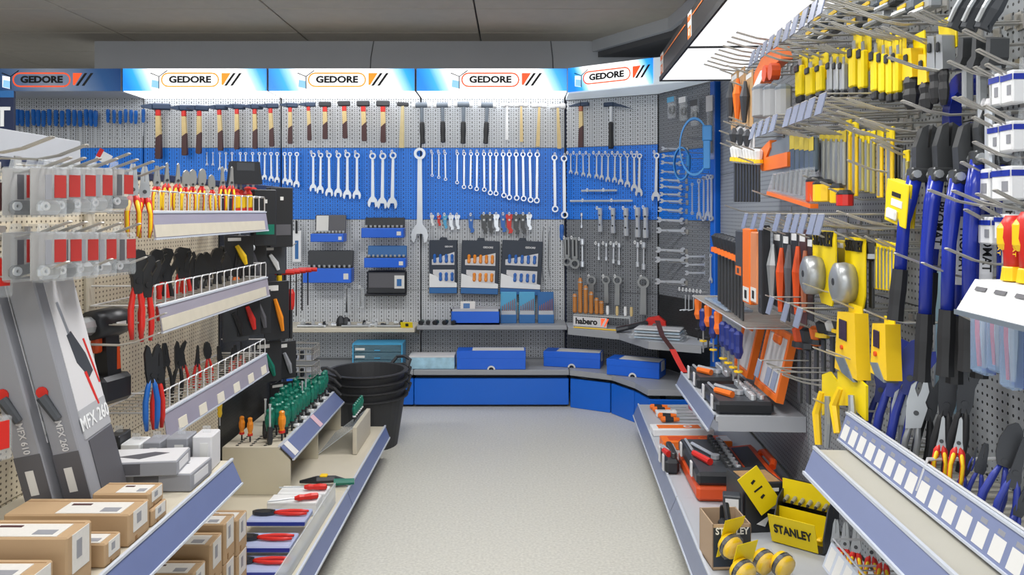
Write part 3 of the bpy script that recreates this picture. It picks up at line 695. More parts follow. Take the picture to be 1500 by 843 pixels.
W3 = [(633, 223, 259), (643, 223, 262), (652, 223, 265), (670, 223, 270), (680, 223, 277), (690, 223, 277), (699, 223, 280), (709, 223, 281), (718, 223, 286), (727, 223, 287), (737, 223, 290), (746, 223, 293), (756, 223, 294), (766, 223, 295), (776, 223, 297), (787, 223, 298)]
row(bk, W3, ring_wrench(), 'ring_wrench', 'chrome double ring wrench, %s from left in row right of giant wrench', 'wrench', 'double ring wrenches right of the giant wrench', .05, pegs='%s ring wrench right of giant')
row(bk, [(812, 227, 311), (826, 228, 320)], ring_wrench(), 'ring_wrench', 'long chrome double ring wrench, %s of the two longest ones', 'wrench', 'long ring wrenches', .05, pegs='%s long ring wrench')
W4 = [(836, 225, 255), (845, 225, 257), (854, 225, 259), (863, 225, 261), (874, 225, 262), (882, 225, 264), (891, 225, 267), (901, 225, 268), (909, 225, 271), (919, 225, 275), (929, 225, 281), (937, 225, 288), (962, 224, 295)]
row(b4, W4, combo_wrench(), 'combination_wrench', 'chrome combination wrench, %s from left in row on the angled blue panel', 'wrench', 'combination wrenches on the angled bay', .05, pegs='%s wrench on angled panel')
for (x0, x1, y, w) in ((853, 900, 279.5, 'short'), (837, 921, 294.5, 'long')):
    m0 = b4((x0+x1)/2, y, .05); L = (x1-x0)*m0.translation.y/F/math.cos(rz4)
    p = Proto(); p.p('bar', MB().tube([(-L/2, 0, 0), (L/2, 0, 0)], .008, 8), M_chrome); p.p('end', MB().bbox(L/2, L/2+.012, -.006, .006, -.006, .006, .001), M_chrome)
    put(p, 'tommy_bar', '%s chrome bar lying level on the angled blue panel' % w, 'bar', m0)
    for q in (.25, .75): put(peg(), 'peg_hook', '%s peg hook under the %s level chrome bar' % ('left' if q == .25 else 'right', w), 'hook', b4(x0+(x1-x0)*q, y+1, .001), 'small peg hooks on the back wall')
row(b4, [(879, 305, 340), (898, 305, 342), (917, 305, 346), (934, 304, 348), (946, 304, 349)], tube_spanner(), 'tube_spanner', 'fat chrome tube spanner, %s from left of five', 'spanner', 'fat tube spanners', .05, pegs='%s tube spanner')
row(b4, [(852, 312, 334)], socket_bar(), 'thin_socket_bar', '%s small chrome pin left of the tube spanners', 'socket bar', None, .05)
row(b4, [(831, 348, 390), (842, 348, 394)], ring_key(), 'ring_key', 'flat steel key with ring end, %s of two under the level bars', 'key', 'flat ring keys', .05, pegs='%s flat ring key')
row(b4, [(853, 350, 391), (877, 356, 381), (888, 356, 382), (899, 356, 386), (907, 356, 388), (934, 355, 391), (943, 355, 395)], socket_bar(), 'socket_extension', 'slim chrome socket extension, %s from left in middle row', 'socket bar', 'socket extensions', .05, pegs='%s socket extension')
row(b4, [(867, 404, 449), (888, 404, 444), (905, 404, 447), (943, 405, 461)], striking_wrench(), 'striking_wrench', 'heavy grey ring wrench, %s from left above the corner shelf', 'wrench', 'heavy ring wrenches', .055, pegs='%s heavy ring wrench')
put(screwdriver('blue_handle'), 'screwdriver', 'single blue screwdriver hanging right of the black boxes', 'screwdriver', bk(823, 329, .05) @ SC(1.1))
for i, (px, y0, y1) in enumerate(((795, 331, 412), (804, 333, 405))):
    p = Proto(); L = (y1-y0)*5.45/F; p.p('pick', MB().tube([(.0, 0, 0), (.012, 0, -.015), (.0, 0, -.04), (-.004, 0, -L*.8), (.008, 0, -L)], .003, 5), M_chromed)
    put(p, 'long_pick', '%s thin bent steel pick beside the boxed tool sets' % ('left' if i == 0 else 'right'), 'pick', bk(px, y0, .04))
# small tools row at the colour change
ST = [(633, 314, 330, 'white_plastic'), (643, 314, 330, 'red_plastic'), (652, 314, 334, 'light_blue_plastic'), (661, 314, 336, 'satin_chrome'), (670, 314, 335, 'satin_chrome'), (690, 314, 340, 'blue_handle'), (709, 313, 341, 'dark_steel'), (718, 313, 340, 'dark_steel'),
      (727, 313, 338, 'satin_chrome'), (737, 313, 339, 'blue_handle'), (746, 313, 341, 'red_plastic'), (756, 313, 342, 'dark_steel'), (766, 313, 341, 'dark_steel'), (775, 313, 336, 'satin_chrome')]
cw = {'white_plastic': 'white', 'red_plastic': 'red', 'light_blue_plastic': 'light blue', 'satin_chrome': 'chrome', 'blue_handle': 'blue', 'dark_steel': 'dark steel'}
@proto
def small_key(col):
    p = Proto(); p.p('body', MB().prism([(-.16, 0), (.16, 0), (.2, -.12), (.12, -.3), (.1, -.7), (.2, -.85), (.14, -1), (-.05, -1), (.0, -.86), (-.12, -.7), (-.14, -.3), (-.2, -.12)], -.06, .06), MATS[col])
    p.p('rivet', MB().lathe([(.06, -.08), (.06, -.06)], 8, 'y', (0, 0, -.3)), M_chromed); return p
for i, (px, y0, y1, c) in enumerate(ST):
    put(small_key(c), 'small_wrench', 'short %s adjustable wrench, %s from left in the row above black boxes' % (cw[c], od(i)), 'wrench', bk(px, y0+1, .045) @ SC((y1-y0)*5.45/F), 'short wrenches at the colour change')
    put(peg(), 'peg_hook', 'white peg hook holding the %s short wrench above boxes' % od(i), 'hook', bk(px, y0+2, .001), 'small peg hooks on the back wall')
# boxed tool sets with windows
T_small = textmesh('GEDORE', .018, .0004, .02)
def toolset(x0, x1, y0, y1, col, label, tilt=0):
    d = D0-.06; w = (x1-x0)*d/F; h = (y1-y0)*d/F
    p = Proto(); b = p.p('box', MB().bbox(-w/2, w/2, -.02, .03, -h, 0, .003), M_packn)
    p.p('hang_tab', MB().prism([(-.03, 0), (.03, 0), (.022, .02), (-.022, .02)], 0, .003), M_packn, b)
    p.p('band', MB().box(-w/2+.002, w/2-.002, -.0215, -.02, -h+.003, -h*.89), M_packb, b)
    p.p('lower_print', MB().prism([(-w/2+.002, -h*.88), (w/2-.002, -h*.88), (w/2-.002, -h*.80), (-w/2+.002, -h*.62)], -.0215, -.02), M_wpl, b)
    p.p('upper_window', MB().prism([(-w*.40, -h*.46), (w*.40, -h*.46), (w*.40, -h*.22), (-w*.40, -h*.36)], -.0205, -.02), M_lcard, b)
    p.p('lower_window', MB().prism([(-w*.36, -h*.55), (w*.40, -h*.55), (w*.40, -h*.80), (w*.05, -h*.78), (-w*.36, -h*.63)], -.0222, -.02), M_lcard, b)
    p.p('lettering', T_small, M_wpl, b, T((w*.2, -.0213, -h*.12)) @ SC(min(1, w/.25)))
    n = 4 if w < .22 else 5
    for r, (zz, k) in enumerate(((-.34, 1), (-.68, .85))):
        for i in range(n):
            xx = -w*.30+w*.62*i/(n-1)
            if r == 1 and i == 0: continue
            p.p('handle', MB().lathe([(.008, 0), (.0125, .01), (.010, .03), (.012, .05), (.006, .06)], 6, c=(xx, -.024, h*zz-.03)), MATS[col], b)
    put(p, 'tool_set_box', label, 'box', bk((x0+x1)/2, y0, .06) @ RY(tilt), 'black boxed tool sets on the back wall')
toolset(629, 670, 352, 430, 'blue_handle', 'narrow black boxed set of blue screwdrivers, leftmost of three')
toolset(677, 732, 353, 431, 'orange_clear_handle', 'black boxed set of orange screwdrivers, middle of three', .03)
toolset(736, 795, 353, 432, 'blue_handle', 'wide black boxed set of blue screwdrivers, rightmost of three', .05)
# socket cases standing open on the pegboard
def case(x0, x1, yl, yt, yb, lidm, label, shade=False):
    d = D0-.08; w = (x1-x0)*d/F; hl = (yt-yl)*d/F; ht = (yb-yt)*d/F
    p = Proto(); t = p.p('tray', MB().bbox(-w/2, w/2, -.10, -.0, -ht, 0, .004), M_blubox)
    l = p.p('lid', MB().bbox(-w/2+.01, w/2-.004, -.012, 0, 0, hl, .004, RX(-.12)), lidm)
    p.p('rim', MB().box(-w/2+.008, w/2-.008, -.094, -.014, .0, .003), M_gun, t)
    n = 9
    for i in range(n): p.p('socket', MB().lathe([(.008, 0), (.009, .002), (.009, .016)], 8, c=(-w*.42+w*.84*i/(n-1), -.03, .003)), M_chrome, t)
    p.p('label', MB().box(w*.34, w*.44, -.102, -.1, -ht*.75, -ht*.35), M_white, t)
    if shade: p.p('card', MB().box(-w*.42, -w*.05, -.018, -.014, .01, hl*.95, RX(-.12)), M_white, l)
    put(p, 'socket_case', label, 'case', bk((x0+x1)/2, yt, .06), 'open socket cases on the back wall')
    for sx in (-1, 1): put(peg(), 'peg_hook', ('left' if sx < 0 else 'right')+' peg hook behind the '+label, 'hook', bk((x0+x1)/2+sx*12, yt-4, .001), 'small peg hooks on the back wall')
case(460, 508, 315, 342, 354, M_dcard, 'small blue socket case with card in grey lid', True)
case(533, 594, 319, 334, 348, M_gun, 'blue case with low black lid')
case(449, 519, 367, 392, 413, M_gun, 'wide blue case with tall black lid')
case(537, 597, 360, 377, 391, M_packb, 'blue case with blue lid')
p = Proto(); w, h = .275, .165
b = p.p('shell', MB().bbox(-w/2, w/2, -.05, 0, -h, 0, .01), M_gun); p.p('window', MB().bbox(-w*.45, w*.45, -.054, -.05, -h*.72, -h*.1, .001), M_dcard, b); p.p('label', MB().box(w*.2, w*.45, -.056, -.0542, -h*.75, -h*.2), M_white, b); p.p('label_print', MB().box(w*.26, w*.38, -.057, -.056, -h*.65, -h*.35), M_packb, b); p.p('front_foot', MB().bbox(-w*.55, w*.5, -.07, -.0, -h*1.06, -h*.97, .006), M_gun, b)
put(p, 'closed_case', 'black glossy closed tool case with white label on pegboard', 'case', bk(568, 396, .06))
for i, (px, y0, y1) in enumerate(((509, 421, 462), (529, 421, 452))):
    p = Proto(); L = (y1-y0)*5.45/F; p.p('sleeve', MB().bbox(-.025, .025, -.012, .0, -L, 0, .004), M_clear); p.p('bit', MB().tube([(-.004, -.006, -.01), (-.004, -.006, -L*.9)], [.004, .009], 6), M_gun if i == 0 else M_chromed)
    put(p, 'clear_sleeve', '%s clear sleeve with a long bit hanging above cream shelf' % ('left' if i == 0 else 'right'), 'pack', bk(px, y0, .04)); put(peg(), 'peg_hook', '%s white peg hook holding a clear sleeve' % ('left' if i == 0 else 'right'), 'hook', bk(px, y0, .001), 'small peg hooks on the back wall')
p = Proto(); p.p('card', MB().bbox(-.03, .03, -.006, 0, -.22, 0, .002), M_wpl); p.p('print', MB().box(-.012, .012, -.0075, -.006, -.2, -.07), M_packb, 0); p.p('tool', MB().tube([(0, -.012, .07), (0, -.012, -.02)], .008, 6), M_gun)
put(p, 'carded_tool', 'white and blue carded tool at left edge of grey panel', 'pack', bk(435, 338, .05))
# ---------------------------------------------------------------- on the cream shelf and the grey shelves
random.seed(11)
def shelfpt(px, z, off): d = D0-off; return T(((px-CX)*d/F, d, z))
@proto
def socket(k):
    p = Proto(); p.p('socket', MB().lathe([(.010, 0), (.013, .003), (.013, .02), (.010, .024), (.010, .036)], 8), M_gun if k else M_chrome); p.p('drive', MB().box(-.005, .005, -.005, .005, .0362, .037), M_dark, 0); return p
for i in range(16):
    px = 448+i*9.3+random.uniform(-2, 2)
    put(socket(i % 3 == 0), 'loose_socket', '%s socket, %s from left on the cream shelf' % ('black' if i % 3 == 0 else 'chrome', od(i)), 'socket', shelfpt(px, .505, random.choice((.12, .18, .24))) @ (Matrix() if i % 2 else T((0, 0, .013)) @ RY(PI/2)), 'loose sockets on the cream shelf')
for i, (px, h) in enumerate(((444, .05), (477, .03), (489, .03), (499, .07), (507, .06), (538, .03), (549, .055))):
    p = Proto(); k = i in (3, 4)
    p.p('bag', MB().lathe([(.030, 0), (.034, h*.3), (.026, h*.75), (.010, h)], 7, sy=.6), M_gun if k else M_clear)
    p.p('content', MB().lathe([(.018, .003), (.018, h*.5)], 6, sy=.6), M_chromed if not k else M_wpl)
    put(p, 'bagged_part', '%s little %s, %s from left on cream shelf' % (('black', 'upright tub') if k else ('clear', 'plastic bag of fittings'))[0:1]+() if False else ('small black tub' if k else 'clear plastic bag of fittings')+', '+od(i)+' small pack from left on cream shelf', 'pack', shelfpt(px, .505, .20), 'small packs on the cream shelf')
for i, (px, a) in enumerate(((455, 0), (520, .05), (572, -.03))):
    p = Proto(); p.p('bar', MB().tube([(-.09, 0, .009), (.09, 0, .009)], .008, 8), M_chromed); p.p('square', MB().bbox(.09, .105, -.007, .007, .002, .016, .001), M_chrome)
    put(p, 'loose_bar', 'steel extension bar lying on cream shelf, %s from left' % od(i), 'bar', shelfpt(px, .505, .265) @ RZ(a), 'loose bars on the cream shelf')
p = Proto(); p.p('card', MB().box(-.04, .04, -.002, 0, 0, .045, RX(.5)), M_ycard); p.p('print', MB().box(-.008, .012, -.003, -.002, .012, .035, RX(.5)), M_print, 0)
put(p, 'price_card', 'yellow price card at right end of cream shelf', 'card', shelfpt(596, .507, .285))
for i, px in enumerate((617, 627, 638, 652, 665)):
    p = Proto(); p.p('socket', MB().lathe([(.014, -.025), (.016, -.02), (.016, .025)], 10, 'y', (0, 0, .016)), M_gun); p.p('ring', MB().lathe([(.0164, .012), (.0164, .016)], 10, 'y', (0, 0, .016)), M_green, 0); p.p('bore', MB().lathe([(.010, -.0262), (.010, -.0255)], 8, 'y', (0, 0, .016)), M_dark, 0)
    put(p, 'impact_socket', 'black impact socket lying on grey shelf, %s of five' % od(i), 'socket', shelfpt(px, .52, .24) @ RZ(random.uniform(-.5, .5)), 'impact sockets on the grey shelf')
p = Proto(); b = p.p('tray', MB().box(-.165, .165, -.07, .07, 0, .012).box(-.165, .165, -.07, -.066, 0, .09).box(-.165, .165, .066, .07, 0, .09).box(-.165, -.161, -.07, .07, 0, .09).box(.161, .165, -.07, .07, 0, .09), M_blubox); p.p('rim', MB().box(-.167, .167, -.072, -.062, .09, .106).box(-.167, .167, .062, .072, .09, .106).box(-.167, -.157, -.072, .072, .09, .106).box(.157, .167, -.072, .072, .09, .106), M_lgrey, b)
put(p, 'display_tray', 'blue display tray with grey rim on the grey shelf', 'tray', shelfpt(697, .52, .17))
for i in range(7):
    p = Proto(); p.p('bit', MB().tube([(0, -.05, .03), (0, .05, .03)], .012, 6), M_copper); p.p('shank', MB().tube([(0, -.06, .03), (0, -.05, .03)], .006, 6), M_gun)
    put(p, 'boxed_bit', 'copper coloured bit in blue tray, %s from left' % od(i), 'bit', shelfpt(697, .562, .17) @ T((-.13+i*.043, 0, 0)), 'bits in the blue tray')
p = Proto(); p.p('card', MB().box(-.05, .05, -.001, .001, 0, .06, RX(-.3)), M_white); p.p('print', MB().box(-.03, .015, -.002, -.001, .01, .045, RX(-.3)), M_packb, 0)
put(p, 'info_card', 'white card with blue print standing in the blue tray', 'card', shelfpt(685, .61, .16))
for i, px in enumerate((745, 772, 799.5)):
    p = Proto(); b = p.p('base', MB().bbox(-.055, .055, -.035, .035, 0, .06, .003), M_packb); p.p('lid', MB().bbox(-.055, .055, .02, .035, .06, .21, .003), M_lblue if i < 2 else M_packb)
    p.p('rack', MB().box(-.05, .05, -.03, .015, .06, .085), M_lgrey, b)
    for k in range(7): p.p('drill_bit', MB().lathe([(.003, .085), (.003, .115+.008*k), (.001, .12+.008*k)], 5, c=(-.042+k*.014, -.012, 0)), M_copper, b)
    put(p, 'bit_case', 'blue hinged drill bit case standing on grey shelf, %s of three' % od(i), 'case', shelfpt(px, .52, .15), 'drill bit cases on the grey shelf')
# base shelf
def onbase(px, off): d = D0-off; return T(((px-CX)*d/F, d, .2508))
p = Proto(); w, h, dd = .33, .165, .17
M_tint = mat('tinted_blue_plastic', '7fa4b4', .15, alpha=.4)
b = p.p('frame', MB().box(-w/2, w/2, -dd/2, dd/2, 0, .008).box(-w/2, w/2, -dd/2, dd/2, h-.008, h).box(-w/2, -w/2+.008, -dd/2, dd/2, .008, h-.008).box(w/2-.008, w/2, -dd/2, dd/2, .008, h-.008).box(-w/2, w/2, dd/2-.005, dd/2, .008, h-.008), M_lblue)
for r in range(3):
    q = p.p('drawer', MB().bbox(-w/2+.01, w/2-.01, -dd/2-.002, dd/2-.01, .01+r*.05, .056+r*.05, .003), M_tint); p.p('label', MB().box(-w*.44, -w*.25, -dd/2-.004, -dd/2-.002, .022+r*.05, .036+r*.05), M_white, q); p.p('drawer_pull', MB().bbox(-.02, .02, -dd/2-.012, -dd/2-.002, .018+r*.05, .024+r*.05, .002), M_lblue, q)
put(p, 'drawer_cabinet', 'blue tinted plastic cabinet of three small drawers', 'drawers', onbase(556, .30))
M_pat = mat('patterned_box', '9cc3de', .5, noise=.5, nscale=22)
p = Proto(); b = p.p('body', MB().bbox(-.15, .15, -.07, .07, 0, .085, .003), M_pat); p.p('lid', MB().bbox(-.15, .15, -.071, .071, .075, .087, .002), M_lcard, b)
put(p, 'patterned_box', 'pale blue patterned carton on the base shelf', 'box', onbase(634, .33))
T_gs = textmesh('GEDORE', .022, .0004, .02)
def bluebox(m0, w, h, dd, label):
    p = Proto(); b = p.p('body', MB().bbox(-w/2, w/2, -dd/2, dd/2, 0, h, .003), M_blubox); p.p('lid', MB().bbox(-w/2-.001, w/2+.001, -dd/2-.001, dd/2+.001, h*.6, h+.001, .002), M_blubox, b)
    p.p('label', MB().box(-w*.28, w*.48, -dd*.35, dd*.4, h+.001, h+.002).box(w/2+.001, w/2+.002, -dd*.2, dd*.25, h*.4, h), M_white, b)
    p.p('thumb_notch', MB().ring((0, .0), .026, .016, -dd/2-.002, -dd/2-.0012, 'xz', 12, 0, PI), M_white, b); p.p('logo', MB().ring((0, .0), .015, .004, -dd/2-.0022, -dd/2-.0012, 'xz', 12, 0, PI), M_print, b)
    put(p, 'blue_box', label, 'box', m0, 'blue boxes on the base shelf')
bluebox(onbase(720, .34), .45, .12, .15, 'large blue box with white label on the base shelf, under the grey shelf')
bluebox(T(onz(841, 538, .2508)+Vector((0, .05, 0))) @ RZ(-.25), .38, .10, .15, 'blue box with white end label, middle one on the base shelf')
bluebox(T(onz(935, 553, .2508)+Vector((0, .08, 0))) @ RZ(-.45), .34, .10, .16, 'blue box turned into the corner, rightmost on the base shelf')
def onshelf4(px, off):
    m = b4(px, 470, off); m.translation.z = .5065; return m
# corner shelf: chisel stand, pipe wrench, bags, red strap
p = Proto(); M_acr = mat('acrylic', 'd9dfe2', .15, alpha=.5)
b = p.p('stand', MB().box(-.20, .20, -.045, .045, .075, .083).box(-.2, -.195, -.045, .045, 0, .075).box(.195, .2, -.045, .045, 0, .075), M_acr); p.p('front_plate', MB().box(-.20, .04, -.047, -.0455, .005, .07), M_lcard, b)
p.p('lettering', textmesh('habero', .055, .0005, .04), M_print, b, T((-.105, -.0475, .038))); p.p('logo', MB().prism([(.0, .065), (.03, .065), (.0, .012)], -.049, -.047).prism([(.045, .065), (.055, .065), (.03, .012), (.02, .012)], -.049, -.047), M_ror, b)
put(p, 'acrylic_stand', 'clear stand with black lettering holding wooden handled tools', 'stand', onshelf4(884, .14))
for i, (px, h) in enumerate(((842, .13), (850, .24), (858, .19), (866, .15), (874, .11), (881, .09))):
    p = Proto(); p.p('handle', MB().lathe([(.010, 0), (.016, .01), (.014, h*.5), (.017, h*.9), (.010, h)], 8), M_wood); p.p('ferrule', MB().lathe([(.0175, h*.86), (.0175, h*.9)], 8), M_chromed, 0); p.p('blade', MB().box(-.007, .007, -.002, .002, -.003, .002), M_chromed)
    put(p, 'chisel', 'orange wooden handled chisel in clear stand, %s from left' % od(i), 'chisel', onshelf4(px, .14) @ T((0, 0, .0872)), 'chisels in the clear stand')
for i, px in enumerate((890, 904, 916, 925)):
    p = Proto(); p.p('handle', MB().lathe([(.008, 0), (.011, .02), (.009, .06)], 7), M_ash if i % 2 else M_wpl); p.p('blade', MB().tube([(0, 0, -.003), (0, 0, .002)], .003, 5), M_copper)
    put(p, 'small_tool', 'little handled tool in clear stand, %s from left' % od(i), 'tool', onshelf4(px, .14) @ T((0, 0, .0872)), 'small tools in the clear stand')
p = Proto(); p.p('ruler', MB().bbox(-.15, .15, -.012, .012, 0, .008, .002), M_ash2); p.p('edge', MB().box(-.15, .15, -.013, -.012, .001, .007), M_yel, 0)
put(p, 'folding_rule', 'yellow wooden rule lying in front of the clear stand', 'rule', onshelf4(872, .235))
p = Proto(); p.p('head', MB().prism([(-.06, .03), (-.02, .09), (.05, .105), (.095, .07), (.10, .01), (.065, .01), (.055, .05), (.02, .06), (-.01, .02)], -.022, .022), M_red); p.p('jaw', MB().bbox(.02, .075, -.02, .02, .0, .03, .008), M_red)
for k in (0, 1): p.p('handle', MB().tube([(-.02, -.02*k, .06), (-.14, -.05-.03*k, .03), (-.21, -.07-.03*k, .014)], [.014, .016, .018], 8), M_gun if k else M_brown)
put(p, 'pipe_wrench', 'red pipe wrench with dark handles lying on the corner shelf', 'wrench', T((.90, 5.03, .508)) @ RZ(-.3))
for i in range(4):
    p = Proto(); k = .01*i; p.p('sleeve', MB().bbox(-.17+k, .17-k, -.09, .09, 0, .016, .006), M_clear); p.p('sheet', MB().bbox(-.14, .14, -.07, .07, .004, .012, .003), M_lcard if i % 2 else mat('pale_blue_sheet', 'a9c6dc', .4))
    put(p, 'bagged_sheet', 'clear bagged sheet in pile on corner shelf, %s from bottom' % od(i), 'bag', T(onz(962, 497, .508)+Vector((0.02, .03, .017*i))) @ RZ(-.42+.06*(i % 2)), 'bagged sheets on the corner shelf')
p = Proto(); a = at(963, 470, 4.62); bpt = at(985, 512, 4.50); cpt = at(1003, 546, 4.42)
def strapseg(pts, w, t):
    b = MB(); vs = []; fs = []
    for q in pts: vs += [(q.x-w/2, q.y, q.z), (q.x+w/2, q.y, q.z), (q.x+w/2, q.y+t, q.z), (q.x-w/2, q.y+t, q.z)]
    for i in range(len(pts)-1):
        for e2 in range(4): fs.append((i*4+e2, i*4+(e2+1) % 4, i*4+4+(e2+1) % 4, i*4+4+e2))
    return b.add(vs, fs)
mid = at(970, 492, 4.50)
p.p('webbing', strapseg([a, mid, bpt], .03, .004), M_brown); p.p('strap', strapseg([bpt, at(995, 532, 4.45), cpt], .035, .005), M_red)
put(p, 'red_strap', 'red and brown strap hanging over the corner shelf edge', 'strap', Matrix())
# ---------------------------------------------------------------- corner bay: spanners seen edge on, blue belts, blisters
SP = [(985, 218, 36), (987, 229, 40), (985, 239, 38), (984, 252, 36), (984, 264, 38), (985, 274, 42), (984, 285, 40), (985, 295, 42), (984, 308, 46), (984, 323, 50), (985, 338, 54), (984, 367, 54), (984, 381, 56), (984, 413, 56)]
for i, (px, py, L) in enumerate(SP):
    m0 = T(at(px-2, py, 4.92)); put(open_wrench(), 'double_spanner', 'double ended open spanner lying level, %s from top in the corner column' % od(i), 'spanner', m0 @ RY(.05+random.uniform(-.03, .03)) @ SC(L*.8*4.92/F), 'double ended spanners in the corner column')
    p = CACHE.setdefault('pegpair', None)
    put(hook(.16, 0, False), 'peg_hook', 'thin hook carrying the %s spanner in the corner column' % od(i), 'hook', b5(min(px+22, 1010), py+3, .0015), 'thin hooks in the corner bay')
for i, (px, y0, y1) in enumerate(((1014, 268, 315), (1024, 262, 322), (1031, 258, 324), (1037, 256, 323), (1042, 256, 324), (1041, 372, 415))):
    m0 = b5(px, y0, .06); put(combo_wrench() if i % 2 else ring_wrench(), 'hanging_wrench', 'slim chrome wrench hanging in the corner bay, %s from left' % od(i) if i < 5 else 'lone slim wrench hanging low in the corner bay', 'wrench', m0 @ SC((y1-y0)*m0.translation.y/F), 'wrenches hanging in the corner bay')
for i, (px, py) in enumerate(((1020, 376), (1020, 388), (1020, 400))):
    put(open_wrench(), 'double_spanner', 'small level spanner, %s from top in the lower corner trio' % od(i), 'spanner', T(at(px, py, 4.75)) @ SC(.14), 'small level spanners low in the corner')
for i in range(7):
    put(peg(), 'peg_hook', 'bright empty peg, %s from left in the low corner row' % od(i), 'hook', b5(1007+i*5.2, 425+i*.6, .001), 'empty pegs low in the corner')
for i, px in enumerate((1004, 1009, 1016)):
    p = Proto(); p.p('key', MB().tube([(0, 0, 0), (0, 0, -.09), (-.03, -.02, -.1)], .004, 5), M_chrome); put(p, 'hex_key', 'bent hex key, %s from left low in the corner' % od(i), 'key', b5(px, 432, .06), 'hex keys low in the corner')
# blue belts
p = Proto(); p.p('strap', MB().ring((0, -.17), .085, .078, -.02, .02, 'xz', 24, sq=2.0), M_strapb); p.p('buckle', MB().bbox(.045, .10, -.03, .03, -.14, -.05, .006).bbox(.05, .09, -.025, .025, -.3, -.12, .004), M_strapb)
put(p, 'blue_belt', 'large light blue looped strap clamp in the corner bay', 'strap', b5(1017, 172, .22) @ RZ(.9))
p = Proto(); p.p('strap', MB().ring((0, -.1), .05, .045, -.015, .015, 'xz', 20, sq=2.0), M_strapb); p.p('buckle', MB().bbox(.03, .05, -.02, .02, -.12, -.05, .004), M_strapb)
put(p, 'blue_belt', 'small light blue looped strap clamp below the large one', 'strap', b5(999, 215, .22) @ RZ(.6))
for i, (px, y0, w, h, c) in enumerate(((986, 142, .075, .14, M_lblue), (1003, 142, .07, .15, M_wpl), (1020, 146, .07, .16, M_gun), (1043, 140, .06, .38, M_lcard))):
    p = Proto(); p.p('bag', MB().bbox(-w/2, w/2, -.02, 0, -h, 0, .006), M_clear); p.p('item', MB().ring((0, -h*.6), w*.38, w*.2, -.016, -.004, 'xz', 12) if i < 3 else MB().bbox(-.012, .012, -.015, -.004, -h*.9, -.05, .002), M_gun if i < 2 else M_steel); p.p('header', MB().box(-w/2, w/2, -.021, -.02, -h*.25, -.002), c, 0)
    put(p, 'blister_bag', 'clear bagged part at top of the corner bay, %s from left' % od(i), 'pack', b5(px, y0, .05), 'bagged parts at the top of the corner')
for i, (px, py) in enumerate(((1025, 203), (1028, 205), (1030, 225), (1025, 233), (1040, 255), (1040, 262), (1040, 330), (1040, 336))):
    put(hook(.20, 0, False), 'peg_hook', 'long bare hook, %s from top in the corner bay' % od(i), 'hook', b5(min(px+20, 1045), py, .0015), 'long bare hooks in the corner bay')
# black tubs
M_tub = mat('black_tub_rubber', '2f3033', .55, noise=.08, nscale=30)
for i in range(4):
    p = Proto(); zz = .045*i
    b = p.p('tub', MB().lathe([(.0005, 0), (.165, 0), (.205, .262), (.225, .270), (.225, .276), (.201, .276), (.161, .004), (.0005, .004)], 36), M_tub)
    for s in (-1, 1):
        p.p('handle', MB().tube([(s*.215, -.08, .272), (s*.243, -.065, .308), (s*.25, 0, .318), (s*.243, .065, .308), (s*.215, .08, .272)], .0095, 6), M_tub, b, RZ(.75))
    put(p, 'black_tub', ('bottom black rubber tub standing on the floor', 'second black tub from bottom of the stack', 'third black tub from bottom of the stack', 'top black rubber tub of the stack by the shelf end')[i], 'tub', T((-.80, 4.30, .0005+zz)), 'stacked black tubs')
# ================================================================ left side
random.seed(5)
def wire_rack(y0, y1, z, off, label, labels=0):
    L = y1-y0; e = bpy.data.objects.new('wire_rack', None); COL.objects.link(e); off -= .016; e.matrix_basis = ly(y0, z, .016); tag(e, label, 'rack', 'wire racks on the left side')
    n = 15; r = .0024
    b = MB().tube([(0, -off, 0), (L, -off, 0)], .003, 5).tube([(0, 0, 0), (L, 0, 0)], r, 4)
    for x in (0, L): b.tube([(x, 0, 0), (x, -off, 0)], .003, 5)
    f = mesh_part('frame', b, M_wirew, e)
    loop = MB().tube([(0, -off, .002), (0, -off, .052), (.006, -off, .056), (L/n-.006, -off, .056), (L/n, -off, .052)], r, 4).mesh('front_loop'); loop.materials.append(M_wirew)
    for i in range(n): link('front_loop', loop, None, e, T((i*L/n, 0, 0)))
    mesh_part('end_post', MB().tube([(L, -off, 0), (L, -off, .052)], r, 4), M_wirew, e)
    for x in (0, L): mesh_part('side_rail', MB().tube([(x, -off, .054), (x, -.002, .054)], r, 4), M_wirew, e)
    fw = MB().tube([(0, -off, -.002), (0, -.002, -.002)], .0018, 4).mesh('floor_wire'); fw.materials.append(M_wire)
    for i in range(1, 24): link('floor_wire', fw, None, e, T((i*L/24, 0, 0)))
    for yy in (.06, .12): mesh_part('cross_wire', MB().tube([(0, -yy, -.005), (L, -yy, -.005)], .0018, 4), M_wire, e)
    s = mesh_part('price_rail', MB().prism([(-off-.004, -.004), (-off-.006, -.004), (-off-.016, -.072), (-off-.014, -.072)], .01, L-.0, 'yz'), mat('rack_rail_plastic', '9a96a4', .2, noise=.12, nscale=5), e)
    mesh_part('rail_edge', MB().box(.01, L, -off-.009, -off-.003, -.005, 0).box(.01, L, -off-.018, -off-.012, -.077, -.072), M_lip, e)
    if not labels: mesh_part('label_strip', MB().prism([(-off-.0105, -.036), (-off-.0125, -.036), (-off-.0172, -.070), (-off-.0152, -.070)], .012, L-.04, 'yz'), mat('paper_strip', 'c8c2b2', .5, noise=.1, nscale=30), s)
    for k in range(labels):
        mesh_part('price_label', MB().prism([(-off-.011, -.040), (-off-.013, -.040), (-off-.0175, -.070), (-off-.0155, -.070)], 0, .055, 'yz'), mat('cream_label', 'd9d4c6', .6), s, T((.09+k*L/labels*.97, 0, 0)))
    return e
R1, R2, R3 = 1.287, 1.03, .731
wire_rack(2.08, 3.06, R1, .185, 'upper wire rack holding red and yellow handled pliers')
wire_rack(2.11, 3.06, R2, .19, 'middle wire rack holding black headed gripping pliers')
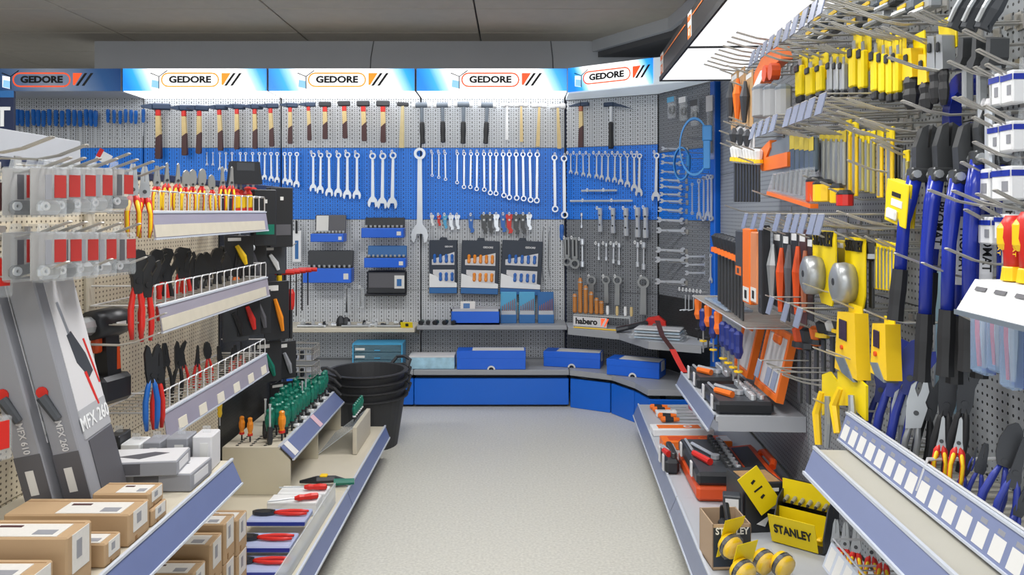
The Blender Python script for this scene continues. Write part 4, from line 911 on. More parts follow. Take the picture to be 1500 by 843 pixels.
wire_rack(2.14, 3.05, R3, .19, 'lower wire rack with white price labels and red pliers', 6)
def rackitem(px, ytop, ybot, off, pr, name, label, cat, group, yaw=-1.0, lean=0, unit=1):
    m0 = lf(px, ybot, off); d = m0.translation.y; L = (ybot-ytop)*d/F
    put(pr, name, label, cat, m0 @ RZ(yaw) @ RY(lean) @ SC(L/unit), group)
VD = ['vde', 'vdelong', 'vdecut']
for i, (px, y0, y1, k) in enumerate(((195, 240, 347, 'vde'), (212, 244, 349, 'vde'))):
    rackitem(px, y0, y1, .20, pliers(k, 'red_plastic', 'yellow_plastic', .03, True), 'insulated_pliers', 'red and yellow insulated pliers hanging outside the upper rack, %s' % ('left one' if i == 0 else 'right one'), 'pliers', 'insulated pliers', -1.1)
for i, (px, y0, k) in enumerate(((229, 243, 'vde'), (243, 238, 'vdelong'), (259, 239, 'vdelong'), (270, 249, 'vdecut'), (281, 248, 'vdecut'), (294, 247, 'vdecut'), (312, 256, 'vdecut'), (326, 244, 'vdelong'), (337, 244, 'vdelong'))):
    rackitem(px, y0, 312-i*.2, .12, pliers(k, 'red_plastic', 'yellow_plastic', .03, True), 'insulated_pliers', 'red and yellow insulated pliers standing in upper rack, %s from left' % od(i), 'pliers', 'insulated pliers', -.75, random.uniform(-.05, .05))
for i, (px, y0) in enumerate(((346, 250), (353, 252), (363, 244), (371, 246))):
    rackitem(px, y0, 311, .12, vde_driver(), 'insulated_screwdriver', 'red and yellow insulated screwdriver in upper rack, %s from left' % od(i), 'screwdriver', 'insulated screwdrivers', -.75)
for i, (px, y0, y1) in enumerate(((200, 364, 497), (214, 372, 500))):
    rackitem(px, y0, y1, .21, pliers('water', 'red_plastic', None, .02), 'grip_pliers', 'red handled water pump pliers hanging outside the middle rack, %s' % ('left one' if i == 0 else 'right one'), 'pliers', 'red handled gripping pliers', -.6)
for i, (px, y0, y1, k, c) in enumerate(((226, 364, 470, 'water', 'red_plastic'), (237, 368, 470, 'comb', 'red_plastic'), (247, 362, 475, 'water', 'black_rubber'), (264, 361, 455, 'water', 'red_plastic'), (273, 362, 453, 'water', 'red_plastic'), (283, 380, 470, 'comb', 'black_rubber'),
                                       (293, 371, 465, 'cut', 'black_rubber'), (307, 369, 465, 'cut', 'black_rubber'), (320, 362, 460, 'water', 'black_rubber'), (333, 372, 455, 'cut', 'black_rubber'), (344, 371, 450, 'comb', 'orange_plastic'), (354, 372, 445, 'comb', 'black_rubber'))):
    rackitem(px, y0, y1, .11, pliers(k, c, None, .02), 'grip_pliers', '%s handled pliers standing in middle rack, %s from left' % (c.split('_')[0], od(i)), 'pliers', 'pliers in the middle rack', -.75, random.uniform(-.06, .06))
p = Proto(); p.p('tube', MB().tube([(0, -.05, 0), (0, .08, 0)], .011, 10), M_chrome); p.p('cap', MB().tube([(0, .08, 0), (0, .09, 0)], .013, 10), M_gun); put(p, 'steel_tube_tool', 'bright steel tube lying on the pliers of the middle rack', 'tool', lf(355, 364, .11) @ RZ(.9))
rackitem(222, 505, 630, .205, pliers('snip', 'blue_handle', None, .03), 'cable_cutter', 'cable cutter with blue handle hanging outside the lower rack', 'pliers', 'cutters', -.6)
rackitem(231, 510, 628, .2, pliers('comb', 'red_plastic', None, .02), 'cable_cutter', 'cable cutter with red handle hanging outside the lower rack', 'pliers', 'cutters', -.6)
for i, (px, y0, y1, k, c) in enumerate(((247, 502, 580, 'comb', 'black_rubber'), (258, 500, 590, 'snip', 'black_rubber'), (272, 506, 572, 'long', 'red_plastic'), (288, 506, 570, 'long', 'red_plastic'), (308, 500, 562, 'cut', 'red_plastic'), (326, 506, 560, 'comb', 'dark_steel'), (338, 510, 552, 'comb', 'red_plastic'), (347, 505, 548, 'comb', 'red_plastic'), (356, 500, 545, 'long', 'red_plastic'))):
    rackitem(px, y0, y1, .10, pliers(k, c, None, .03), 'rack_pliers', '%s handled pliers standing in lower rack, %s from left' % (c.split('_')[0].replace('dark', 'steel'), od(i)), 'pliers', 'pliers in the lower rack', -.75, random.uniform(-.12, .12))
put(screwdriver('yellow_plastic', .5), 'yellow_driver', 'yellow handled driver hanging under the lower rack', 'screwdriver', lf(322, 587, .12) @ SC(.6))
# ---------------------------------------------------------------- black far bay
p = Proto(); p.p('body', MB().prism([(-.06, 0), (.06, 0), (.05, .085), (-.05, .085)], -.03, .03), M_gun); b = p.p('grille', MB().box(-.035, .03, -.031, -.03, .05, .08), M_dgp, 0)
put(p, 'black_caddy', 'black plastic caddy behind the upper rack', 'caddy', lf(358, 270, .14) @ RZ(-1.0))
for i, (px, y0, y1, w, gr) in enumerate(((385, 278, 360, .09, True), (409, 275, 362, .10, False))):
    m0 = lf(px, y0, .16); d = m0.translation.y; h = (y1-y0)*d/F
    p = Proto(); b = p.p('box', MB().bbox(-w/2, w/2, -.03, .02, -h, 0, .003), M_gun); p.p('mark', MB().box(-.006, .008, -.0312, -.03, -.055, -.04), M_white, b); p.p('stripe', MB().box(-w*.4, w*.4, -.0312, -.03, -h*.8, -h*.62), M_green if gr else M_dcard, b)
    put(p, 'black_pack', 'tall black boxed tool with %s stripe right of upper rack' % ('green' if gr else 'grey'), 'box', m0 @ RZ(-.95), 'black packs on the far left bay')
for i, (px, y0, y1, w, c, c2) in enumerate(sorted(((350, 345, 395, .11, M_gun, M_yel), (372, 345, 430, .10, M_gun, M_dcard), (398, 360, 402, .12, M_dgp, M_wpl), (364, 430, 492, .09, M_gun, M_red), (380, 425, 490, .09, M_gun, M_dcard), (405, 412, 498, .11, M_gun, M_amber), (345, 440, 500, .10, M_dgp, M_gun), (392, 500, 560, .12, M_gun, M_green), (418, 500, 555, .10, M_gun, M_pgrey), (366, 515, 560, .1, M_gun, M_green), (412, 560, 600, .11, M_gun, M_dcard)), key=lambda t: t[0])):
    m0 = lf(px, y0, .10+.02*(i % 3)); d = m0.translation.y; h = (y1-y0)*d/F
    p = Proto(); b = p.p('card', MB().bbox(-w/2, w/2, -.006, .0, -h, 0, .002), c); p.p('header', MB().box(-w*.4, w*.05, -.0075, -.006, -h*.16, -h*.07), M_white, b); t = p.p('tool', MB().tube([(-w*.12, -.016, -h*.3), (w*.1, -.016, -h*.62), (w*.2, -.014, -h*.85)], [.008, .013, .007], 6), c2)
    put(p, 'carded_tool', 'black carded tool, %s from left on the far black pegboard' % od(i), 'pack', m0 @ RZ(-.9), 'carded tools on the black pegboard')
    put(hook(.12, 0, False), 'peg_hook', 'thin hook holding the %s black carded tool' % od(i), 'hook', lf(px, y0+1, .001), 'hooks on the black pegboard')
for i in range(5):
    p = Proto(); p.p('handle', MB().tube([(-.045, 0, 0), (.045, 0, 0)], [.011, .011], 7), M_red); p.p('shaft', MB().tube([(0, 0, 0), (0, 0, -.26+.02*i)], .0035, 5), M_gun)
    put(p, 'tee_key', 'red T handle hex key with black shaft, %s from left' % od(i), 'key', T(at(417+i*8.5, 400-i*1.2, 3.72+.045*i)) @ RZ(.15), 'red T handle keys at the gondola end')
p = Proto(); p.p('handle', MB().lathe([(.012, 0), (.02, -.02), (.018, -.08), (.012, -.1)], 8), M_red); p.p('shaft', MB().tube([(0, 0, -.1), (0, 0, -.24)], .009, 6), M_gun); put(p, 'red_driver', 'large red handled driver hanging at the gondola end', 'screwdriver', T(at(426, 424, 3.8)))
p = Proto(); p.p('handle', MB().lathe([(.010, 0), (.014, -.03), (.010, -.14)], 8), M_gun); p.p('band', MB().lathe([(.0145, -.05), (.0145, -.075)], 8).lathe([(.0125, -.1), (.0125, -.125)], 8), M_yel); p.p('shaft', MB().tube([(0, 0, .1), (0, 0, 0)], .005, 6), M_chromed); put(p, 'banded_driver', 'black driver with yellow bands at the gondola end', 'screwdriver', T(at(409, 372, 3.6)))
# stacked wire crates at the end
for i in range(3):
    p = Proto(); b = MB()
    for z in (0, .03, .06): b.tube([(-.09, -.07, z), (.09, -.07, z), (.09, .07, z), (-.09, .07, z), (-.09, -.07, z)], .003, 4)
    for k in range(7):
        x = -.09+k*.03; b.tube([(x, -.07, 0), (x, -.07, .06)], .0025, 4)
    for k in range(5): b.tube([(.09, -.07+k*.035, 0), (.09, -.07+k*.035, .06)], .0025, 4)
    p.p('wires', b, M_wire); p.p('floor', MB().box(-.088, .088, -.068, .068, .0, .002), M_grey)
    put(p, 'wire_basket', 'small grey wire basket at gondola end, %s from bottom' % od(i), 'basket', T((-1.05, 3.80, .40+i*.085)), 'wire baskets at the gondola end')
    for k in range(3):
        put(socket(1), 'black_socket', 'black socket in %s basket from bottom, %s from left' % (od(i), od(k)), 'socket', T((-1.09+k*.035, 3.77, .403+i*.085)), 'black sockets in the wire baskets')
# ---------------------------------------------------------------- screwdrivers standing in the display step
g = 0
for r, (x, y0, n, st) in enumerate(((-.928, 3.12, 17, .047), (-.972, 3.10, 17, .047), (-1.03, 3.34, 11, .05))):
    for k in range(n):
        yy = y0+k*st; am = (r == 0 and k == 0)
        put(stand_screwdriver('orange_clear_handle' if am else 'green_handle', 'red_plastic' if am else None), 'stand_screwdriver', ('single bright orange handled screwdriver at front corner of the step' if am else 'green handled screwdriver, %s from front in %s row of the step' % (od(k), ('front', 'middle', 'rear')[r])), 'screwdriver',
            T((x+random.uniform(-.004, .004), yy, .3665)) @ RZ(random.random()*3) @ SC(random.uniform(1.0, 1.15)), 'screwdrivers in the display step')
for i, (x, y) in enumerate(((-1.085, 3.12), (-1.045, 3.10))):
    put(stand_screwdriver('orange_clear_handle', 'red_plastic'), 'stand_screwdriver', 'small amber screwdriver at back of the step, %s one' % ('left' if i == 0 else 'right'), 'screwdriver', T((x, y, .3665)) @ SC(.85), 'amber screwdrivers in the step')
for i, (x, y) in enumerate(((-1.0, 3.16), (-.955, 3.075), (-.94, 3.49), (-.935, 3.53))):
    p = Proto(); p.p('handle', MB().lathe([(.008, 0), (.012, .02), (.010, .07)], 7), M_gun); p.p('blade', MB().lathe([(.004, .07), (.004, .15), (.006, .16)], 6), M_chrome); put(p, 'upturned_driver', 'black driver standing blade up in the step, %s from front' % od(i), 'screwdriver', T((x, y-.01, .3665)), 'upturned drivers in the step')
for i in range(10):
    p = Proto(); p.p('base', MB().bbox(-.012, .012, -.008, .008, 0, .012, .002), M_gun if i % 2 else M_wpl); p.p('tip', MB().lathe([(.005, .012), (.004, .03)], 6), M_chromed); put(p, 'bit_holder', 'tiny bit holder along the step edge, %s from front' % od(i), 'holder', T((-.908, 3.3+i*.06, .3735)) @ T((.0, 0, 0)) @ T((-.008, 0, 0)), 'bit holders along the step edge')
p = Proto(); b = p.p('slope', MB().prism([(-.09, .0), (-.088, .0), (.09, .115), (.088, .115)], -.16, .16, 'yz') if False else MB().add([(-.10, -.17, 0), (-.10, .17, 0), (.06, .17, .12), (.06, -.17, .12), (-.10, -.17, .004), (-.10, .17, .004), (.06, .17, .124), (.06, -.17, .124)], [(0,1,2,3), (4,5,6,7), (0,1,5,4), (1,2,6,5), (2,3,7,6), (3,0,4,7)]), M_acr); p.p('ledge', MB().bbox(.055, .075, -.17, .17, .0, .124, .002), M_cream, b)
put(p, 'acrylic_stand', 'clear sloped stand with tiny drivers on the lower left shelf', 'stand', T((-.78, 3.70, .1815)))
for i in range(6):
    put(stand_screwdriver('green_handle', 'white_plastic'), 'mini_driver', 'tiny green and black driver on the sloped clear stand, %s from front' % od(i), 'screwdriver', T((-.735, 3.62+i*.035, .308)) @ SC(.7), 'mini drivers on the sloped stand')
# ---------------------------------------------------------------- sander boxes on the raised shelf
T_mfx = textmesh('MFX 260', .034, .0004, .015); T_mfx6 = textmesh('MFX 610', .034, .0004, .015)
def sander(x, y, txt, label, h=.55, w=.06, dp=.14):
    p = Proto(); b = p.p('box', MB().bbox(-w, 0, 0, dp, 0, h, .003), M_pgrey)
    p.p('side_base', MB().box(-w+.001, -.001, -.0012, 0, .002, h*.26), M_dcard, b)
    p.p('side_picture', MB().tube([(-w*.75, -.004, h*.50), (-w*.4, -.004, h*.40)], [.012, .009], 8), M_dgp, b); p.p('side_accent', MB().lathe([(.013, -.003), (.013, 0)], 10, 'y', (-w*.72, -.001, h*.515)), M_red, b)
    p.p('side_lettering', txt, M_lcard, b, T((-w*.45, -.002, h*.33)) @ RY(PI/2) @ SC(.55, 1, .6))
    f = p.p('front_print', MB().box(0, .0012, .03, dp-.003, h*.28, h-.003), M_lcard, b)
    p.p('front_base', MB().box(0, .0022, .04, dp-.004, .004, h*.27), M_dcard, b)
    q = RZ(PI/2)
    p.p('front_fade', MB().box(.0012, .002, .03, dp-.003, h*.28, h*.40), mat('mid_grey_print', 'a9abb0', .45), b); p.p('front_lettering', txt, M_wpl, b, T((.003, dp*.58, h*.34)) @ q @ SC(.9, 1, 1.25))
    p.p('front_machine', MB().prism([(dp*.42, h*.70), (dp*.55, h*.71), (dp*.78, h*.60), (dp*.86, h*.52), (dp*.72, h*.50), (dp*.5, h*.58)], .0012, .002, 'yz'), M_dgp, b)
    p.p('front_neck', MB().prism([(dp*.36, h*.84), (dp*.42, h*.84), (dp*.52, h*.70), (dp*.46, h*.70)], .0012, .002, 'yz'), M_chromed, b)
    p.p('front_pole', MB().prism([(dp*.62, h*.53), (dp*.68, h*.53), (dp*.80, h*.38), (dp*.76, h*.38)], .0012, .0024, 'yz').prism([(dp*.80, h*.66), (dp*.84, h*.66), (dp*.97, h*.46), (dp*.94, h*.46)], .0012, .0024, 'yz'), M_red, b)
    p.p('price_sticker', MB().box(-w*.7, -w*.4, -.002, -.001, h*.1, h*.2), M_white, b)
    put(p, 'sander_box', label, 'box', T((x+.012, y, .632)) @ RX(.10) @ RY(-.20), 'sander boxes leaning on the left pegboard')
sander(-.918, 1.69, T_mfx, 'grey sander box with large machine picture, nearer the aisle'); sander(-.988, 1.668, T_mfx6, 'grey sander box against the pegboard, left of its twin')
# drill
p = Proto(); p.p('motor_housing', MB().lathe([(.02, -.045), (.034, -.04), (.036, .03), (.03, .06), (.018, .068)], 12, 'x'), M_gun, smooth=True); p.p('chuck', MB().lathe([(.008, -.10), (.014, -.095), (.020, -.07), (.022, -.045)], 10, 'x'), M_chromed)
p.p('trigger', MB().bbox(-.032, -.012, -.010, .010, -.065, -.025, .004), M_orange2); p.p('handle', MB().prism([(-.014, -.02), (.028, -.02), (.036, -.12), (-.006, -.12)], -.017, .017), M_gun); p.p('grip_stripe', MB().prism([(.022, -.055), (.03, -.055), (.034, -.11), (.022, -.11)], -.0178, .0178), M_orange2); p.p('battery', MB().bbox(-.035, .06, -.032, .032, -.185, -.12, .01), M_gun)
p.p('lettering', MB().box(-.002, .028, -.0375, -.0355, -.004, .004), M_wpl)
put(p, 'cordless_drill', 'black and orange cordless drill beside the sander boxes', 'drill', lf(152, 474, .10) @ T((0, 0, 0)) @ RZ(-.25) @ SC(1.12))
put(hook(.14, 0), 'peg_hook', 'hook carrying the black cordless drill', 'hook', lf(150, 472, .001))
# red label blister packs
@proto
def screwpack(v):
    w, h, t = .062, .088, .034; p = Proto()
    b = p.p('shell', MB().bbox(-w/2, w/2, -t, 0, -h, .012, .005), M_clear); p.p('backing', MB().box(-w/2+.003, w/2-.003, -.004, -.002, -h+.004, .010), mat('pale_backing', '9c9a98', .6), b)
    c = p.p('label', MB().box(-w*.02, w*.40, -t-.0012, -t, -h*.56, -.004), mat('red_label', 'a8302e', .5), b); p.p('print', MB().box(-w*.34, -w*.12, -t-.0012, -t, -h*.6, -.004), M_dcard if v % 2 else M_pgrey, b)
    p.p('washer', MB().ring((-w*.28, -h*.75), .009, .004, -t*.95, -t*.8, 'xz', 10), M_chrome, b); p.p('fittings', MB().bbox(-w*.4, w*.42, -t*.78, -.006, -h+.005, -h*.62, .008), M_chromed if v != 1 else M_steel, b)
    p.p('hang_tab', MB().prism([(-.015, .010), (.015, .010), (.010, .028), (-.010, .028)], -.004, -.002), M_clear, b); return p
for r, (pxs, y0, w) in enumerate((((62, 84, 108, 134, 166), 254, 'upper'), ((62, 86, 112, 140, 170), 348, 'lower'))):
    for k, px in enumerate(pxs):
        for dd in range(2):
            put(screwpack((k+dd) % 3), 'fittings_pack', 'clear pack of fittings, red label, %s row, %s from left, %s' % (w, od(k), 'front one' if dd == 0 else 'one behind'), 'pack', lf(px, y0, .22-dd*.09) @ RZ(-.35) if dd == 0 else T(lf(px, y0, .22).translation+Vector((-.055, 0, 0))) @ RZ(PI/2-.35), 'fittings packs on the near left pegboard')
        put(hook(.27, 0), 'peg_hook', 'wire hook holding the %s fittings pack of the %s row' % (od(k), w), 'hook', T((XL+.006, lf(px, y0, .22).translation.y, lf(px, y0-4, .22).translation.z)) @ RZ(PI/2), 'hooks on the near left pegboard')
for i, (y, z) in enumerate(((1.50, 1.405), (1.62, 1.40), (1.80, 1.395), (1.92, 1.385), (1.98, 1.375), (1.55, 1.16), (1.72, 1.155), (1.88, 1.15), (1.99, 1.0), (1.95, .955))):
    put(hook(.26, 0), 'peg_hook', 'long empty wire hook on the left pegboard, %s from top' % od(i), 'hook', ly(y, z, .013), 'empty hooks on the near left pegboard')
for i, (px, y0, c) in enumerate(((6, 262, 'a'), (4, 372, 'b'), (3, 610, 'c'))):
    p = Proto(); b = p.p('shell', MB().bbox(-.04, .03, -.03, 0, -.11, 0, .005), M_clear); p.p('card', MB().box(-.03, .02, -.032, -.03, -.08, -.01), M_red if i else M_brown, b); put(p, 'edge_pack', 'clear pack with %s card cut by the left picture edge, %s' % ('red' if i else 'brown', ('top', 'middle', 'bottom')[i]), 'pack', lf(px-12, y0, .12) @ RZ(-.5) @ SC(.8), 'packs at the left picture edge')
# dark blue sign with a white T, behind
p = Proto(); b = p.p('board', MB().bbox(-.7, .0, -.01, .01, -.14, .14, .003), M_navy); p.p('lettering', textmesh('PROMAT', .16, .001, .02, 'RIGHT'), M_wpl, b, T((-.02, -.012, -.02))); p.p('photo_band', MB().box(-.7, 0, -.012, -.01, .10, .14), M_packb, b)
put(p, 'blue_header_sign', 'dark blue hanging sign with white letters at the left edge', 'sign', T(at(22, 168, 4.6)))
for i, px in enumerate((150,)):
    p = Proto(); p.p('card', MB().bbox(-.05, .05, -.004, 0, -.07, 0, .002), M_wpl); p.p('spot', MB().box(-.05, -.02, -.006, -.004, -.05, .01), M_red, 0); put(p, 'white_card', 'white card with red corner hanging above left pegboard', 'card', bk(156, 224, .3) @ RY(.5))
# ---------------------------------------------------------------- cartons
def cart(x1, y0, z0, w, dp, h, label, m=None, rot=0, group='brown cartons on the left shelves', txt=None):
    pr = carton(w, dp, h, m)
    # end label on the +x face as the photo shows
    k = ('endlab', w, dp, h, m.name if m else '')
    if k not in CACHE:
        q = Proto(); q.parts = list(pr.parts); l = q.p('end_label', MB().box(w/2, w/2+.0014, -dp*.3, dp*.36, h*.35, h*.98), M_plabel, 0); q.p('end_barcode', MB().box(w/2+.001, w/2+.002, -dp*.15, dp*.05, h*.55, h*.85), M_pgrey, l); q.p('hand_mark', MB().box(w/2, w/2+.0012, -dp*.2, -dp*.12, h*.06, h*.2), M_cartond, 0)
        CACHE[k] = q
    o = put(CACHE[k], 'carton', label, 'box', T((x1-w/2, y0+dp/2, z0)) @ RZ(rot), group); return o
Z1, Z2 = .6175, .1805
cart(-.77, 1.235, Z1, .26, .07, .085, 'brown carton on raised shelf cut by the lower left corner')
cart(-.765, 1.335, Z1, .26, .08, .108, 'tall brown carton on raised shelf, second from the near end')
cart(-.762, 1.455, Z1, .15, .06, .046, 'low brown carton with large white label on raised shelf')
cart(-.762, 1.545, Z1, .25, .088, .066, 'wide brown carton in the middle of the raised shelf')
cart(-.762, 1.645, Z1, .12, .07, .036, 'flat brown carton under the farthest carton of the raised shelf')
cart(-.768, 1.642, Z1+.0365, .12, .07, .036, 'farthest brown carton on raised shelf, lying on a flat one')
cart(-.80, 1.95, Z2, .22, .08, .10, 'bottom brown carton of the near stack on lower shelf'); cart(-.80, 1.95, Z2+.1005, .22, .08, .095, 'top brown carton of the near stack on lower shelf')
c = cart(-.80, 2.06, Z2, .22, .085, .11, 'bottom brown carton under the one with black print'); c = cart(-.80, 2.06, Z2+.1105, .22, .085, .11, 'brown carton with black oval print on its side')
T_mas = textmesh('MASTERFIX', .028, .0004, .03)
lab = bpy.data.objects.new('print_oval', MB().bbox(-.085, .085, -.001, 0, -.018, .018, .0).mesh('o')); lab.data.materials.append(M_print); COL.objects.link(lab); lab.parent = c; lab.location = (0, -.0435, .05)
tx = link('lettering', T_mas, M_carton, c, T((0, -.0455, .05)))
cart(-.80, 2.16, Z2, .2, .08, .12, 'bottom brown carton of the middle stack on lower shelf'); cart(-.80, 2.16, Z2+.1205, .2, .08, .115, 'top brown carton of the middle stack on lower shelf')
cart(-.80, 2.26, Z2, .18, .085, .10, 'bottom brown carton of the far stack on lower shelf'); cart(-.80, 2.26, Z2+.1005, .18, .085, .105, 'top brown carton of the far stack on lower shelf')
# grey wrapped boxes at the far end of the raised shelf
def grybox(x0, x1, y0, y1, z0, h, label, rot=0, m=M_pgrey):
    w, dp = x1-x0, y1-y0; p = Proto(); b = p.p('body', MB().bbox(-w/2, w/2, -dp/2, dp/2, 0, h, .002), m); t = p.p('top_print', MB().box(-w/2+.003, w/2-.003, -dp/2+.003, dp/2-.003, h, h+.001), M_lcard, b); p.p('picture', MB().prism([(-w*.3, -dp*.1), (w*.1, dp*.2), (w*.3, dp*.1), (0, -dp*.3)], h+.0008, h+.0016, 'xy'), M_dcard, t); p.p('front_label', MB().box(-w*.3, w*.05, -dp/2-.001, -dp/2, h*.15, h*.9), M_dcard, b); p.p('end_print', MB().box(w/2, w/2+.001, -dp*.35, dp*.3, h*.25, h*.8), M_lcard, b)
    put(p, 'grey_box', label, 'box', T(((x0+x1)/2, (y0+y1)/2, z0)) @ RZ(rot), 'grey boxes on the raised shelf')
grybox(-.935, -.765, 1.85, 1.98, Z1+.001, .042, 'shrink wrapped grey box lying at far end of raised shelf'); grybox(-.985, -.80, 1.83, 1.94, Z1+.043, .034, 'grey and white box lying on the shrink wrapped one', .12)
for i, (x, w, h, m) in enumerate(((-1.03, .035, .09, M_gun), (-.985, .05, .07, M_wpl), (-.93, .045, .075, M_pgrey), (-.865, .055, .085, M_pgrey), (-.80, .05, .09, M_lcard))):
    p = Proto(); b = p.p('body', MB().bbox(-w/2, w/2, -.035, .035, 0, h, .003), m); p.p('print', MB().box(-w*.1, w*.3, -.0362, -.035, h*.3, h*.8), M_white if m is not M_wpl else M_dcard, b); p.p('hang_tab', MB().box(-.01, .01, .0, .002, h, h+.018), M_clear, b); put(p, 'upright_pack', 'upright %s pack at the far end of raised shelf, %s from left' % ({M_gun: 'black', M_wpl: 'white', M_pgrey: 'grey', M_lcard: 'pale'}[m], od(i)), 'box', T((x, 2.035, Z1)) @ RZ(.05), 'upright packs on the raised shelf')
# clear front guard, trays, pliers and white boxes on the lower shelf
p = Proto(); p.p('guard', MB().box(-.002, .002, 0, .95, 0, .075), M_acr); p.p('foot', MB().box(-.02, .002, 0, .95, 0, .003), M_acr); put(p, 'clear_guard', 'clear plastic guard along front of the lower left shelf', 'guard', T((-.672, 2.0, Z2)))
def plpack(x, y, z, label, tray=True):
    p = Proto(); b = p.p('tray', MB().bbox(-.10, .10, -.055, .055, 0, .02, .004), mat('pale_lilac_tray', 'a6b0d2', .35)); p.p('front_band', MB().box(-.10, .1, -.0565, -.055, .004, .016), M_promat, b)
    put(p, 'display_tray', 'pale blue tray under '+label, 'tray', T((x, y, z)), 'pale trays on the lower left shelf')
    put(pliers('cut', 'red_plastic', None, .03), 'boxed_pliers', label, 'pliers', T((x+.095, y, z+.028)) @ RZ(PI/2) @ RX(-PI/2) @ SC(.19), 'pliers in pale trays')
plpack(-.80, 2.68, Z2+.04, 'large red handled cutter lying farthest along the guard'); plpack(-.80, 2.50, Z2+.03, 'red handled cutter lying in the middle along the guard'); plpack(-.78, 2.28+.12, Z2, 'red handled pliers lying nearest along the guard')
for i, (x, y, z) in enumerate(((-.80, 2.86, Z2), (-.79, 2.95, Z2))):
    pr = Proto(); b = pr.p('body', MB().bbox(-.09, .09, -.04, .04, 0, .05, .003), M_wpl); pr.p('lid_seam', MB().box(-.0905, .0905, -.0406, .0406, .040, .0412), M_lcard, b); put(pr, 'white_box', '%s flat white box under red screwdrivers on lower shelf' % ('nearer' if i == 0 else 'farther'), 'box', T((x, y, z)), 'white boxes on the lower left shelf')
    put(screwdriver('red_plastic', 1.1), 'red_screwdriver', 'slim red screwdriver lying on the %s white box' % ('nearer' if i == 0 else 'farther'), 'screwdriver', T((x+.09, y-.01, z+.064)) @ RZ(.35-.3*i) @ RY(PI/2) @ SC(.85), 'red screwdrivers on white boxes')
p = Proto(); p.p('body', MB().tube([(-.11, 0, .012), (-.04, 0, .02), (.03, .01, .02), (.09, .0, .012)], [.006, .016, .014, .008], 7), M_gun); p.p('handle', MB().tube([(.03, -.01, .014), (.11, .0, .014)], [.014, .012], 7), M_green); p.p('clip', MB().bbox(-.03, .0, -.005, .02, .03, .04, .003), M_yel)
put(p, 'wire_stripper', 'black and green wire stripper lying on the lower left shelf', 'tool', T((-.745, 3.13, Z2+.004)))
